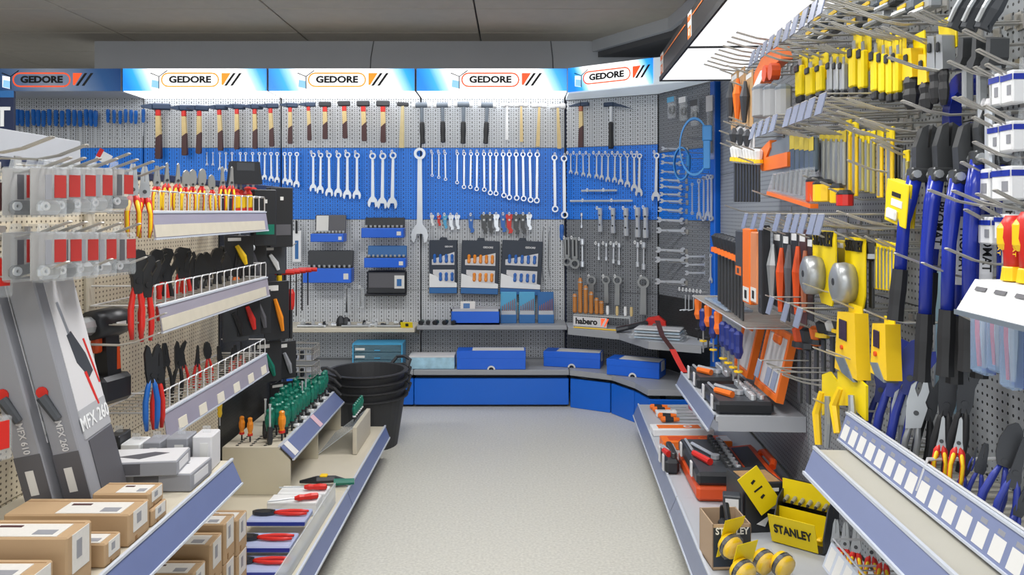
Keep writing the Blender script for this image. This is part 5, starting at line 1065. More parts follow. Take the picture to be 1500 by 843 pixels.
# ================================================================ right side
random.seed(21)
def rdep(px, off): return (RA-off)/((px-CX)/F-RB)
def rspan(px0, px1, py0, py1, off):
    dn, df = rdep(px1, off), rdep(px0, off); d = (dn+df)/2
    w = (df-dn)*math.sqrt(1+RB*RB); z = HC-(py0-HY)*d/F; h = (py1-py0)*d/F
    return ry(d, z, off), w, h, d, z
def rhook(d, z, L, label, tagw=0, group='hooks along the right wall', zz=.035): return put(hook(L, tagw, True, zz), 'peg_hook', label, 'hook', ry(d, z, .001), group)
T_st = textmesh('STANLEY', 1, .004, .02); T_pro = textmesh('PROMAT', 1, .004, .02); T_ba = textmesh('BAHCO', 1, .004, .02)
NH = [0]
def pack(px0, px1, y0, y1, off, kind, label, m1=None, m2=None, cat='pack', group=None, tilt=0, hk=True, name=None, yaw=0):
    mt, w, h, d, z = rspan(px0, px1, y0, y1, off)
    p = Proto(); m1 = m1 or M_ycard; m2 = m2 or M_gun
    if kind == 'knife':       # header card, knife body with slider and dark end
        c = p.p('card', MB().prism([(-w/2, 0), (w/2, 0), (w/2, -h*.55), (w*.2, -h*.62), (-w*.2, -h*.62), (-w/2, -h*.55)], -.003, 0), m1)
        k = p.p('knife_body', MB().bbox(-w*.34, w*.34, -.022, -.003, -h*.88, -h*.30, .005), m1 if m2 is M_gun else m2); p.p('slider', MB().bbox(-w*.22, w*.22, -.028, -.021, -h*.42, -h*.28, .003), M_gun, k); p.p('blade', MB().prism([(-w*.2, -h*.31), (w*.2, -h*.31), (w*.1, -h*.16), (-w*.2, -h*.16)], -.014, -.011), M_chromed, k)
        p.p('end_cap', MB().bbox(-w*.32, w*.32, -.021, -.004, -h, -h*.87, .004), M_gun, k)
    elif kind == 'blade':     # long translucent sleeve with coloured header
        c = p.p('header', MB().bbox(-w/2, w/2, -.006, 0, -h*.22, 0, .002), m1); p.p('sleeve', MB().bbox(-w*.46, w*.46, -.008, -.001, -h, -h*.2, .002), m2); p.p('blade', MB().box(-w*.2, w*.2, -.0095, -.008, -h*.97, -h*.15), M_chromed)
    elif kind == 'tool':      # backing card with a tool lying on it
        c = p.p('card', MB().bbox(-w/2, w/2, -.004, 0, -h, 0, .002), m1); p.p('tool', MB().tube([(0, -.018, -h*.18), (w*.06, -.022, -h*.45), (-w*.06, -.02, -h*.9)], [.006, min(w*.22, .02), .008], 7), m2); p.p('header_print', MB().box(-w*.35, w*.35, -.0052, -.004, -h*.13, -h*.05), M_print if m1 in (M_ycard, M_wpl, M_lcard) else M_wpl, c)
    elif kind == 'box':
        c = p.p('box', MB().bbox(-w/2, w/2, -.03, 0, -h, 0, .003), m1); p.p('band', MB().box(-w*.48, w*.48, -.0312, -.03, -h*.3, -h*.12), m2, c); p.p('side_band', MB().box(w/2, w/2+.0012, -.028, -.002, -h*.3, -h*.12), m2, c); p.p('barcode', MB().box(w*.08, w*.38, -.0312, -.03, -h*.75, -h*.45), M_pgrey, c); p.p('hang_tab', MB().prism([(-w*.25, 0), (w*.25, 0), (w*.16, .025), (-w*.16, .025)], -.003, 0), M_clear, c)
    elif kind == 'file':      # bare tool: handle on top, blade below
        p.p('handle', MB().lathe([(.25*w, 0), (.45*w, -h*.04), (.32*w, -h*.2), (.42*w, -h*.27), (.2*w, -h*.3)], 7), m2); p.p('band', MB().lathe([(.44*w, -h*.20), (.46*w, -h*.27)], 7), m1); p.p('blade', MB().bbox(-w*.26, w*.26, -.004, .004, -h, -h*.3, .002), M_steel)
    elif kind == 'pouch':
        c = p.p('pouch', MB().bbox(-w/2, w/2, -.018, 0, -h, 0, .006), M_clear if m2 is None else m2); p.p('header', MB().box(-w/2, w/2, -.0192, -.018, -h*.4, -.002), m1, c)
    elif kind == 'tube':
        p.p('tube', MB().lathe([(w*.4, 0), (w*.46, -h*.05), (w*.46, -h*.95), (w*.4, -h)], 10, c=(0, -w*.5, 0)), m1); p.p('cap', MB().lathe([(w*.3, .01), (w*.47, 0), (w*.47, -h*.08)], 10, c=(0, -w*.5, 0)), m2)
    o = put(p, name or {'knife': 'knife_card', 'blade': 'blade_pack', 'tool': 'carded_tool', 'box': 'hanging_box', 'file': 'hanging_file', 'pouch': 'hanging_pouch', 'tube': 'hanging_tube'}[kind], label, cat, mt @ RY(tilt) @ RZ(yaw), group)
    if hk:
        NH[0] += 1; rhook(d, z-.012, off+.06, ' '.join(('hook for the '+label).split()[:16]), group='hooks holding packs on the right wall')
    return o
# ---------------------------------------------------------------- tagged hook rows
for (pxs, off, z, w, gname) in (((1107, 1115, 1124.5, 1134, 1145.5, 1159, 1170.5, 1184.5, 1198.5, 1211), .30, 1.80, .045, 'top'), ((1108, 1118, 1128, 1139, 1160, 1171, 1182, 1194, 1210), .30, 1.55, .05, 'second'),
                                ((1096, 1110, 1123, 1144, 1161, 1172, 1183, 1197, 1208), .30, 1.245, .045, 'third'), ((1134, 1157, 1176), .30, .985, .045, 'fourth'), ((1116, 1131, 1140), .30, .76, .045, 'lowest')):
    for i, px in enumerate(pxs):
        rhook(rdep(px, off), z, off-.02, 'wire hook with grey price flap, %s from left in %s row' % (od(i), gname), w, 'price flap hooks on the right wall')
for i in range(9): rhook(3.35-i*.075, 1.90+.0*i, .33, 'bare wire hook under the white canopy, %s from far end' % od(i), 0, 'bare hooks under the canopy')
for i, (px, y, o) in enumerate(sorted(((1180, 8, .3), (1205, 10, .3), (1235, 22, .28), (1255, 32, .28), (1290, 55, .26), (1330, 35, .24), (1240, 52, .3), (1215, 46, .3)))):
    d = rdep(px, o); rhook(d, HC-(y-HY)*d/F, o-.01, 'bare wire hook above the yellow knives, %s from left' % od(i), 0, 'bare hooks above the yellow knives')
for i, (px, y, o) in enumerate(sorted(((1225, 178, .3), (1240, 160, .3), (1300, 100, .28), (1260, 190, .3), (1320, 165, .26), (1250, 205, .3), (1068, 128, .28), (1066, 180, .28), (1052, 200, .28), (1062, 215, .28), (1080, 240, .28), (1100, 290, .28), (1060, 310, .28), (1240, 250, .26), (1225, 325, .28), (1240, 330, .28), (1175, 430, .28), (1120, 445, .28), (1190, 525, .28), (1210, 530, .28), (1190, 600, .25), (1410, 62, .2), (1388, 108, .22), (1430, 92, .2), (1440, 175, .2), (1425, 228, .2), (1395, 300, .24), (1360, 298, .26), (1430, 305, .22), (1310, 390, .26), (1350, 405, .24), (1385, 385, .24), (1400, 480, .22), (1455, 300, .2)), key=lambda t: t[1])):
    d = rdep(px, o); rhook(d, HC-(y-HY)*d/F, o-.01, 'bare wire hook between the packs on right wall, %s from top' % od(i), 0, 'bare hooks between the right packs')
# ---------------------------------------------------------------- top row: knives
for i, (a, b_, y0, y1) in enumerate(((1172, 1184, 74, 150), (1187, 1200, 80, 148), (1203, 1214, 78, 142), (1252, 1264, 44, 140), (1266, 1277, 45, 142), (1285, 1296, 48, 146), (1297, 1307, 50, 148), (1308, 1318, 52, 150), (1319, 1328, 50, 148))):
    pack(a, b_, y0, y1, .16, 'knife', 'yellow carded cutter knife, %s from left in top right row' % od(i), cat='knife', group='yellow knives')
for i, (a, b_) in enumerate(((1220, 1229), (1230, 1238), (1239, 1247))):
    pack(a, b_, 72, 142, .16, 'knife', 'silver bodied knife on yellow card, %s of three' % od(i), M_ycard, M_chromed, 'knife', 'silver knives')
for i, (a, b_, y0, y1, m) in enumerate(((1338, 1358, 48, 160, M_yel), (1362, 1380, 58, 165, M_yel), (1376, 1392, 28, 152, M_chromed), (1390, 1404, 25, 154, M_chromed))):
    mt, w, h, d, z = rspan(a, b_, y0, y1, .14); p = Proto()
    p.p('card', MB().prism([(-w/2, 0), (w*.4, .0), (w/2, -h*.35), (-w*.3, -h*.38)], -.003, 0), M_ycard); k = p.p('body', MB().prism([(-w*.3, -h*.18), (w*.3, -h*.22), (w*.42, -h*.6), (-w*.38, -h*.6)], -.03, -.004), m); p.p('grip', MB().lathe([(w*.28, -h*.58), (w*.36, -h*.66), (w*.3, -h*.74), (w*.37, -h*.82), (w*.3, -h*.94), (w*.18, -h)], 8, c=(0, -.02, 0), sy=.7), M_blk); p.p('slider', MB().bbox(-w*.12, w*.12, -.036, -.03, -h*.4, -h*.28, .003), M_gun, k)
    put(p, 'heavy_knife', '%s heavy knife with ribbed black grip, %s of four' % ('yellow' if m is M_yel else 'silver', od(i)), 'knife', mt, 'heavy knives'); rhook(d, z-.01, .2, 'wire hook holding the %s heavy knife' % od(i))
# far top: secateurs, orange guns, cylinders
for i, (a, b_, y0, y1) in enumerate(((1072, 1082, 106, 190), (1083, 1092, 100, 185), (1093, 1104, 104, 188))):
    pack(a, b_, y0, y1, .2, 'tool', 'tan carded secateurs, %s of three at far top' % od(i), mat('tan_card', 'b89468', .6), M_orange if i == 1 else M_dgp, group='secateurs')
mt, w, h, d, z = rspan(1112, 1162, 78, 128, .16); p = Proto(); p.p('body', MB().prism([(-w*.5, -h), (-w*.3, -h*.35), (0, 0), (w*.4, -h*.1), (w*.5, -h*.5), (w*.2, -h*.55), (-w*.1, -h*.8), (-w*.3, -h)], -.04, 0), M_orange); p.p('knob', MB().lathe([(.03, -.07), (.03, -.04)], 10, 'y', (w*.25, 0, -h*.75)).lathe([(.03, -.07), (.03, -.04)], 10, 'y', (w*.42, 0, -h*.8)), M_orange2); p.p('label', MB().prism([(-w*.35, -h*.8), (-.1*w, -h*.45), (w*.1, -h*.5), (-w*.15, -h*.85)], -.042, -.04), M_wpl, 0); put(p, 'orange_tool', 'big orange tool with white label under the top hooks', 'tool', mt)
for i, (a, b_) in enumerate(((1134, 1145), (1146, 1156), (1157, 1165))): pack(a, b_, 128, 172, .18, 'tube', 'pale grey hanging tube, %s of three under orange tool' % od(i), mat('zinc_grey_tube', '9b9da0', .4), M_gpl, group='grey tubes')
for i, (a, b_, y0, y1) in enumerate(((1078, 1086, 182, 215), (1088, 1096, 182, 216), (1098, 1106, 184, 218))): pack(a, b_, y0, y1, .2, 'tool', 'orange and black pruning tool on hook, %s of three' % od(i), M_lcard, M_dgp, group='pruning tools')
# rows of chains, hinges and metal goods at very top
for i, (px, y) in enumerate(sorted(((1190, 25), (1215, 30), (1240, 22), (1262, 8), (1290, 10), (1318, 6), (1345, 14), (1372, 12), (1205, 50), (1150, 62), (1228, 48), (1268, 36), (1300, 30)))):
    mt, w, h, d, z = rspan(px-10, px+10, y-12, y+18, .12); p = Proto(); p.p('plate', MB().bbox(-w*.5, w*.5, -.03, -.002, -h*.5, 0, .004), (M_chromed, M_steel, M_gpl)[i % 3]); p.p('cap', MB().bbox(-w*.5, w*.1, -.034, -.03, -h*.3, -h*.1, .001), M_yel); p.p('jaw', MB().tube([(-w*.3, -.03, -h*.5), (w*.1, -.06, -h*.7), (w*.4, -.04, -h*.55)], .006, 6), M_chromed)
    put(p, 'metal_clamp', 'steel clamp with yellow sticker at top of right wall, %s from left' % od(i), 'clamp', mt, 'steel clamps at the top right')
# top right corner: grey saw handles and clamps
for i, (a, b_) in enumerate(((1432, 1452), (1454, 1474), (1476, 1497))):
    mt, w, h, d, z = rspan(a, b_, -5, 38, .12); p = Proto(); p.p('arm', MB().tube([(w*.3, -.03, 0), (w*.1, -.04, -h*.4), (-w*.3, -.05, -h*.95), (-w*.1, -.04, -h)], [.014, .018, .016, .012], 8), M_dgp); p.p('edge', MB().tube([(w*.4, -.05, 0), (w*.2, -.06, -h*.4), (-w*.1, -.065, -h*.8)], .005, 6), M_chromed); put(p, 'grey_arm_tool', 'dark grey curved handle at top right corner, %s from left' % od(i), 'tool', mt, 'grey curved handles')
for i, (a, b_) in enumerate(((1422, 1442), (1445, 1462), (1466, 1484))):
    mt, w, h, d, z = rspan(a, b_, 55, 100, .12); p = Proto(); p.p('jaw', MB().prism([(w*.1, 0), (w*.45, -.1*h), (w*.4, -h*.7), (w*.1, -h), (-w*.45, -h), (-w*.4, -h*.75), (0, -h*.6)], -.04, -.005), M_steel); p.p('bar', MB().bbox(-w*.1, w*.2, -.03, -.012, -h*2.3, -h*.9, .003), M_chromed); put(p, 'bar_clamp', 'grey jawed bar clamp high on the right, %s from left' % od(i), 'clamp', mt, 'bar clamps')
# white and blue boxes at the right edge
for i, (a, b_, y0, y1) in enumerate(((1472, 1488, 108, 155), (1490, 1508, 104, 152), (1470, 1486, 182, 226), (1488, 1508, 178, 222), (1447, 1472, 248, 295), (1476, 1505, 244, 293), (1455, 1475, 318, 358), (1480, 1502, 314, 352))):
    pack(a, b_, y0, y1, .12, 'box', 'white hanging box with blue band, %s box in %s row from top' % (('left', 'right')[i % 2], od(i//2)), M_wpl, M_cobalt, 'box', 'white boxes with blue bands')
# large blue adjustable wrench and silver tubes
mt, w, h, d, z = rspan(1408, 1450, 128, 420, .05); p = Proto(); p.p('handle', MB().bbox(-.005, .05, -.03, -.012, -h, -h*.3, .006), M_cobalt); p.p('head', MB().ring((.0, -h*.14), .075, .042, -.035, -.008, 'xz', 18, .9, 5.9, sq=1.25), M_cobalt); p.p('jaw', MB().bbox(-.02, .08, -.034, -.01, -h*.31, -h*.22, .008), M_cobalt); p.p('knurl', MB().lathe([(.016, -.045), (.016, -.0)], 10, 'y', (-.05, 0, -.02)), M_promat); p.p('knurl', MB().lathe([(.014, -.045), (.014, -.0)], 10, 'y', (.03, 0, -.005)), M_promat); put(p, 'adjustable_wrench', 'large cobalt blue adjustable wrench with round jaw', 'wrench', mt)
for i, (a, b_) in enumerate(((1443, 1451), (1453, 1461))): pack(a, b_, 152, 250, .13, 'tube', 'silver tube beside the white boxes, %s of two' % od(i), M_chrome, M_lcard, group='silver tubes')
# ---------------------------------------------------------------- second row
for i in range(9):
    a = 1075+i*4.3; pack(a, a+4.0, 214+i*.6, 296, .2, 'file', 'slim grey file with yellow band, %s from left in second row' % od(i), M_yel, M_wpl, 'file', 'slim files', hk=(i % 4 == 0))
mt, w, h, d, z = rspan(1122, 1164, 204, 248, .16); p = Proto(); p.p('frame', MB().prism([(-w*.5, -h*.85), (-w*.42, -h*.2), (-w*.1, 0), (-w*.1, -h*.25), (-w*.25, -h*.55), (w*.5, -h*.55), (w*.5, -h), (-w*.4, -h)], -.025, 0), M_orange); p.p('infill', MB().prism([(-w*.1, -h*.1), (w*.5, -h*.05), (w*.5, -h*.54), (-w*.22, -h*.54)], -.018, -.004), M_gpl); put(p, 'mitre_saw_guide', 'orange and grey saw frame in the second row', 'saw', mt)
for i in range(5):
    a = 1165+i*7.2; pack(a, a+6.8, 196+i, 252, .18, 'pouch', 'dark plastic pouch with yellow header, %s of five' % od(i), mat('mustard_card', 'c9b43a', .5), mat('dark_foil', '5f6c78', .25, .3), 'pouch', 'dark pouches')
for i in range(5):
    a = 1203+i*7.6; pack(a, a+7.2, 192, 268+i, .16, 'blade', 'grey sleeved saw blade, %s of five in second row' % od(i), mat('mustard_card', 'c9b43a', .5), mat('grey_sleeve', '9d9f98', .3), 'blade', 'grey sleeved blades')
YB = [(1241, 1249, 176, 285), (1251, 1259, 178, 288), (1262, 1268, 190, 280), (1270, 1276, 192, 282), (1278, 1284, 192, 284), (1288, 1296, 184, 290), (1301, 1312, 186, 294), (1326, 1334, 220, 300)]
for i, (a, b_, y0, y1) in enumerate(YB): pack(a, b_, y0, y1, .15, 'blade', 'yellow sleeved saw blade, %s from left in second row' % od(i), M_ycard, M_yel if i in (0, 1, 5, 6) else mat('olive_sleeve', 'b0a45c', .3), 'blade', 'yellow sleeved blades')
for i in range(3): pack(1314+i*5, 1318+i*5, 212, 262, .13, 'blade', 'bare dark saw blade, %s of three' % od(i), M_steel, M_gun, 'blade', 'bare dark blades')
mt, w, h, d, z = rspan(1132, 1202, 250, 300, .2); p = Proto(); p.p('bag', MB().prism([(-w*.35, 0), (w*.4, 0), (w*.45, -h), (-w*.5, -h*.55)], -.02, 0), M_clear); p.p('edge', MB().prism([(-w*.5, -h*.55), (w*.45, -h), (w*.45, -h*1.12), (-w*.5, -h*.66)], -.022, .002), M_orange)
for k in range(8): p.p('blade', MB().tube([(-w*.36+k*w*.1, -.012, -.004), (-w*.4+k*w*.1, -.012, -h*(.5+.04*k))], .006, 5), M_chromed)
put(p, 'blade_bag', 'clear bag of grey blades with orange edge', 'bag', mt)
for i, (a, b_, y0, y1, m) in enumerate(((1204, 1214, 264, 296, M_orange2), (1218, 1230, 268, 296, M_yel), (1233, 1241, 274, 298, M_yel), (1246, 1256, 284, 302, M_red))): pack(a, b_, y0, y1, .17, 'tube', '%s little handle hanging under the saw blades' % ('orange', 'larger yellow', 'smaller yellow', 'red')[i], m, M_gun, 'handle', 'little handles under blades')
for i in range(4):
    mt, w, h, d, z = rspan(1302+i*4, 1334+i*4, 266, 330, .22-.018*i); p = Proto(); c = p.p('card', MB().bbox(-w/2, w/2, -.004, 0, -h, 0, .002), M_ycard)
    if i == 0: p.p('print', MB().box(-w*.2, w*.2, -.0052, -.004, -h*.36, -h*.26), M_print, c); p.p('blister', MB().bbox(-w*.3, w*.15, -.012, -.004, -h*.9, -h*.65, .004), M_wpl, c); p.p('sticker', MB().box(-w*.2, w*.3, -.0055, -.004, -h*.58, -h*.42), M_wpl, c)
    put(p, 'yellow_card_pack', 'tilted yellow card pack, %s from front in the stack of four' % od(i), 'pack', mt @ RY(.18), 'stack of yellow cards')
# bolt cutters
def bcut(pxt, yt, pxb, yb, off, label, spread=.03, grip=.26):
    d = rdep((pxt+pxb)/2, off); A = at(pxt, yt, d); B = at(pxb, yb, d); L = (A-B).length; roll = math.atan2(A.x-B.x, A.z-B.z)
    p = Proto(); s = spread
    j = p.p('jaws', MB().prism([(-.022, -.10), (.022, -.10), (.026, -.05), (.016, -.008), (.004, 0), (.002, -.05), (-.002, -.05), (-.004, 0), (-.016, -.008), (-.026, -.05)], -.014, .014), M_steel)
    p.p('link_plate', MB().bbox(-.032, .032, -.018, .018, -.125, -.095, .004), M_steel, j); p.p('bolt', MB().lathe([(.009, -.026), (.009, .026)], 8, 'y', (-.022, 0, -.11)), M_chromed, j); p.p('bolt', MB().lathe([(.009, -.026), (.009, .026)], 8, 'y', (.022, 0, -.11)), M_chromed, j)
    for q in (-1, 1):
        hh = p.p('handle', MB().tube([(q*.018, 0, -.115), (q*.026, 0, -.17), (q*(.02+s*.4), 0, -L*.5), (q*(.016+s*.5), 0, -L*(1-grip))], [.016, .017, .0135, .0135], 8), M_cobalt, smooth=True)
        p.p('grip', MB().tube([(q*(.016+s*.5), 0, -L*(1-grip)), (q*(.016+s*.52), 0, -L*(1-grip*.6)), (q*(.016+s*.53), 0, -L*(1-grip*.3)), (q*(.016+s*.54), 0, -L)], [.0165, .018, .0165, .018], 8), M_blk, hh)
        if q == 1:
            lx = .02+s*.42; p.p('label', MB().box(lx-.012, lx+.012, -.0165, -.0145, -L*.62, -L*.36), M_wpl, hh); p.p('lettering', T_pro, M_print, hh, T((lx, -.0168, -L*.49)) @ RY(PI/2) @ SC(.024))
    put(p, 'bolt_cutter', label, 'bolt cutter', T(A) @ RY(roll) @ RZ(-.15), 'blue bolt cutters'); put(hook(off-.03, 0, False), 'peg_hook', 'hook for the '+label, 'hook', ry(d, A.z-.16, .001), 'hooks along the right wall')
bcut(1360, 184, 1334, 472, .18, 'shortest blue bolt cutter with black grips, leftmost'); bcut(1389, 180, 1374, 560, .16, 'blue bolt cutter second from left, tall'); bcut(1420, 180, 1409, 552, .15, 'blue bolt cutter third from left, tall'); bcut(1450, 150, 1442, 545, .13, 'rightmost blue bolt cutter behind the white boxes')
M_skyb = mat('pale_blue_sheet_metal', '8fb3c8', .4); p = Proto(); mt, w, h, d, z = rspan(1372, 1402, 400, 600, .03); p.p('sheet', MB().box(-w/2, w/2, -.004, 0, -h, 0), M_skyb); p.p('edge', MB().box(-w/2, -w/2+.004, -.008, 0, -h, 0), M_lgrey, 0); put(p, 'pale_panel', 'pale blue panel strip behind the bolt cutters', 'panel', mt)
# ---------------------------------------------------------------- third row
for i in range(8):
    a = 1051+i*4.8; pack(a, a+5.6, 342+i*1.4, 442+i*4, .22, 'file', 'file with black and orange handle, %s from left' % od(i), M_orange, M_gun, 'file', 'orange banded files', hk=False)
for i, (a, b_, y0, y1, m, m2) in enumerate(((1088, 1098, 338, 405, M_dgp, M_orange), (1099, 1110, 335, 445, M_orange, M_orange2), (1111, 1121, 340, 445, mat('salmon_sleeve', 'd98a5c', .35), M_orange), (1123, 1129, 330, 460, M_gun, M_dgp))):
    mt, w, h, d, z = rspan(a, b_, y0, y1, .22); p = Proto(); c = p.p('sleeve', MB().bbox(-w/2, w/2, -.03, 0, -h, 0, .004), m); p.p('end_label', MB().box(-w*.4, w*.4, -.0315, -.03, -h*.97, -h*.78), M_white if i in (1, 2) else m2, c); p.p('code', MB().box(-w*.15, w*.15, -.0325, -.0315, -h*.93, -h*.82), M_print if i in (1, 2) else m, c); put(p, 'saw_sleeve', 'tall %s saw sleeve in the third row' % ('dark grey', 'bright orange', 'translucent orange', 'thin black')[i], 'pack', mt, 'tall saw sleeves')
for i, (a, b_, y0, y1, m, m2) in enumerate(((1134, 1146, 338, 450, M_dgp, M_chromed), (1148, 1158, 340, 470, M_gun, M_orange2), (1160, 1170, 336, 462, M_gun, M_dcard), (1172, 1183, 336, 475, M_brown, M_orange2), (1184, 1193, 345, 470, M_gun, M_copper))):
    pack(a, b_, y0, y1, .2, 'tool', 'black carded tool in third row, %s of five left of yellow cards' % od(i), m, m2, group='black cards in the third row')
def stanley(a, b_, y0, y1, off, label):
    mt, w, h, d, z = rspan(a, b_, y0, y1, off); p = Proto(); c = p.p('card', MB().prism([(-w/2, 0), (w/2, 0), (w/2, -h*.75), (w*.35, -h), (-w*.1, -h), (-w/2, -h*.5)], -.004, 0), M_ycard); p.p('lettering', T_st, M_print, c, T((0, -.0045, -h*.12)) @ SC(w*.205, 1, w*.3))
    k = p.p('tape_case', MB().lathe([(.036, -.055), (.048, -.048), (.05, -.022), (.045, -.004)], 18, 'y', (-w*.12, 0, -h*.62), sy=1.15), M_chromed, smooth=True); p.p('hub', MB().lathe([(.010, -.056), (.012, -.05)], 10, 'y', (-w*.12, 0, -h*.6)), M_gun, k); p.p('clip', MB().bbox(-w*.12-.012, -w*.12+.012, -.03, -.005, -h*.86, -h*.78, .003), M_gun, k)
    put(p, 'tape_measure_card', label, 'tape measure', mt, 'carded tape measures'); rhook(d, z-.012, off+.05, 'hook for the '+label)
stanley(1192, 1226, 338, 445, .2, 'large yellow card with round grey tape measure'); stanley(1240, 1269, 348, 458, .17, 'smaller yellow card with round grey tape measure')
pack(1228, 1239, 352, 440, .16, 'tool', 'narrow olive card between the tape measures', mat('mustard_card', 'c9b43a', .5), M_chromed)
for i, (a, b_) in enumerate(((1262, 1270), (1272, 1282))): pack(a, b_, 352, 452, .15, 'file', 'steel scraper with black grip, %s of two' % od(i), M_chromed, M_steel, 'tool', 'steel scrapers', hk=False)
for i in range(9):
    a = 1284+i*5.1; pack(a, a+4.7, 350+i*1.2, 424+i*.6, .14, 'blade', 'carded drill bit on yellow strip, %s of nine' % od(i), M_ycard, M_ycard, 'bit', 'yellow drill bit strips', hk=(i % 4 == 0))
# ---------------------------------------------------------------- wire ledge with plastic bag and hanging screwdrivers
e = bpy.data.objects.new('wire_ledge', None); COL.objects.link(e); e.matrix_basis = ry(4.1, .84); tag(e, 'wide zinc wire ledge below the orange files', 'rack')
L = 1.15
mesh_part('frame', MB().tube([(0, 0, 0), (0, -.25, 0), (L, -.25, 0), (L, 0, 0)], .003, 5), M_wirew, e)
wm = MB().tube([(0, -.001, 0), (0, -.25, 0)], .002, 4).mesh('ledge_wire'); wm.materials.append(M_wire)
for i in range(1, 40): link('ledge_wire', wm, None, e, T((i*L/40, 0, .002)))
p = Proto(); p.p('film', MB().bbox(-.25, .25, -.06, .06, 0, .012, .005), mat('crinkled_film', 'aebccc', .2, alpha=.6)); p.p('print', MB().bbox(-.05, .05, -.02, .03, .012, .014, .0005), M_orange, 0); p.p('content', MB().bbox(-.22, .2, -.045, .045, .002, .009, .002), mat('pale_blue_sheet', 'a9c6dc', .4)); put(p, 'film_bag', 'flat plastic bag lying on the wire ledge', 'bag', ry(3.65, .845, .17))
for i in range(9):
    px = 1027+i*7.5; o_ = i in (0, 2, 4); d = rdep(px, .22)
    p = Proto(); p.p('handle', MB().lathe([(.010, 0), (.02, -.012), (.017, -.06), (.021, -.085), (.011, -.11)], 8), M_orange if o_ else M_navyp); p.p('shaft', MB().tube([(0, 0, -.11), (0, 0, -.22)], .004, 6), M_chromed if not o_ else M_gun); p.p('tip', MB().lathe([(.018, -.16), (.018, -.166)], 8), M_yel if not o_ else M_gun)
    put(p, 'hanging_screwdriver', '%s handled screwdriver under the wire ledge, %s from left' % ('orange' if o_ else 'navy', od(i)), 'screwdriver', ry(d, .838 if o_ else .80, .235), 'screwdrivers under the wire ledge')
# ---------------------------------------------------------------- socket cases on the bracket shelf
def sockcase(y0, y1, z, x0f, w, label, name='socket_case', lid=True, h=.05, orange_base=False, flat=False):
    """open case: near end y0, far end y1; x0f = distance of its aisle side from the wall; w = width towards the wall"""
    Ln = (y1-y0); p = Proto()
    t = p.p('tray', MB().bbox(0, Ln, 0, w, 0, h, .012), M_gun); p.p('insert', MB().box(.012, Ln-.012, .012, w-.012, h-.004, h+.001), M_dgp, t)
    for k in range(11): p.p('socket', MB().lathe([(.010, 0), (.0125, .002), (.0125, .022), (.010, .024)], 8, c=(.03+k*(Ln-.06)/10, w*.66, h+.001)), M_chrome if not flat else M_steel, t)
    for k in range(9): p.p('socket', MB().lathe([(.008, 0), (.010, .002), (.010, .018)], 8, c=(.04+k*(Ln-.08)/8, w*.82, h+.001)), M_chrome, t)
    p.p('ratchet', MB().tube([(Ln*.25, w*.2, h+.012), (Ln*.6, w*.5, h+.012)], [.008, .007], 7), M_chrome, t); p.p('ratchet_head', MB().lathe([(.018, 0), (.018, .016)], 10, c=(Ln*.62, w*.52, h+.003)), M_chrome, t)
    p.p('grip', MB().tube([(Ln*.55, w*.12, h+.014), (Ln*.80, w*.34, h+.014)], [.012, .014], 8), M_orange if not flat else M_red, t); p.p('extension', MB().tube([(Ln*.1, w*.12, h+.01), (Ln*.45, w*.14, h+.01)], .006, 6), M_chrome, t)
    for k in (.2, .75): p.p('latch', MB().bbox(Ln*k, Ln*k+.03, -.008, .0, h*.1, h+.015, .003), M_lcard, t)
    if orange_base: p.p('base', MB().bbox(.0, Ln, .0, w, -.06, -.001, .012), M_orange2)
    if lid and not flat:
        l = p.p('lid', MB().box(0, Ln, 0, .03, 0, .02).box(0, Ln, 0, .03, w*.92, w).box(0, .025, 0, .03, .02, w*.92).box(Ln-.025, Ln, 0, .03, .02, w*.92), M_orange, None, T((0, w+.004, h)) @ RX(-.22) @ SC(1, 1, 1.2)); p.p('lid_lining', MB().bbox(.025, Ln-.025, .008, .026, .02, w*.92, .004), M_lcard if True else M_gun, l); p.p('lid_grip', MB().bbox(Ln*.35, Ln*.65, -.004, .032, w*.78, w*.93, .008), M_orange, l)
    elif lid:
        l = p.p('lid', MB().bbox(0, Ln, 0, w*.62, 0, .05, .015), M_orange2, None, T((0, w+.006, -.03)) @ RX(.12)); p.p('lid_lining', MB().bbox(.04, Ln-.04, .02, w*.46, .05, .053, .002), M_gun, l); p.p('lid_handle', MB().tube([(Ln*.3, w*.60, .05), (Ln*.35, w*.66, .06), (Ln*.65, w*.66, .06), (Ln*.7, w*.60, .05)], .014, 8), M_orange2, l)
    put(p, name, label, 'case', ry(y1, z, x0f), 'open socket cases on the right')
sockcase(3.05, 3.38, .4885, .345, .225, 'larger open socket case with orange lid at near end of bracket shelf'); sockcase(3.49, 3.76, .4885, .34, .215, 'smaller open socket case with orange lid at far end of bracket shelf')
p = Proto(); b = p.p('body', MB().bbox(-.05, .05, -.03, .03, 0, .022, .002), M_orange); p.p('print', MB().box(-.03, .03, -.015, .015, .022, .023), M_wpl, b); put(p, 'orange_carton', 'small flat orange box between the open socket cases', 'box', ry(3.44, .488, .20))
# black handled saws and tools behind the lids
for i, (a, b_, y0, y1, m) in enumerate(((1168, 1176, 478, 590, M_orange2), (1180, 1189, 480, 592, M_gun), (1192, 1200, 478, 575, M_orange), (1202, 1211, 470, 560, M_gun), (1215, 1224, 470, 545, M_wpl), (1226, 1236, 468, 540, M_gun))):
    pack(a, b_, y0, y1, .14, 'file', '%s saw handle hanging right of the socket lids, %s from left' % ({M_orange2: 'dark orange', M_gun: 'black', M_orange: 'orange', M_wpl: 'white'}[m], od(i)), M_yel if i in (3, 5) else M_gun, m, 'tool', 'handles right of the lids', hk=(i % 2 == 0))
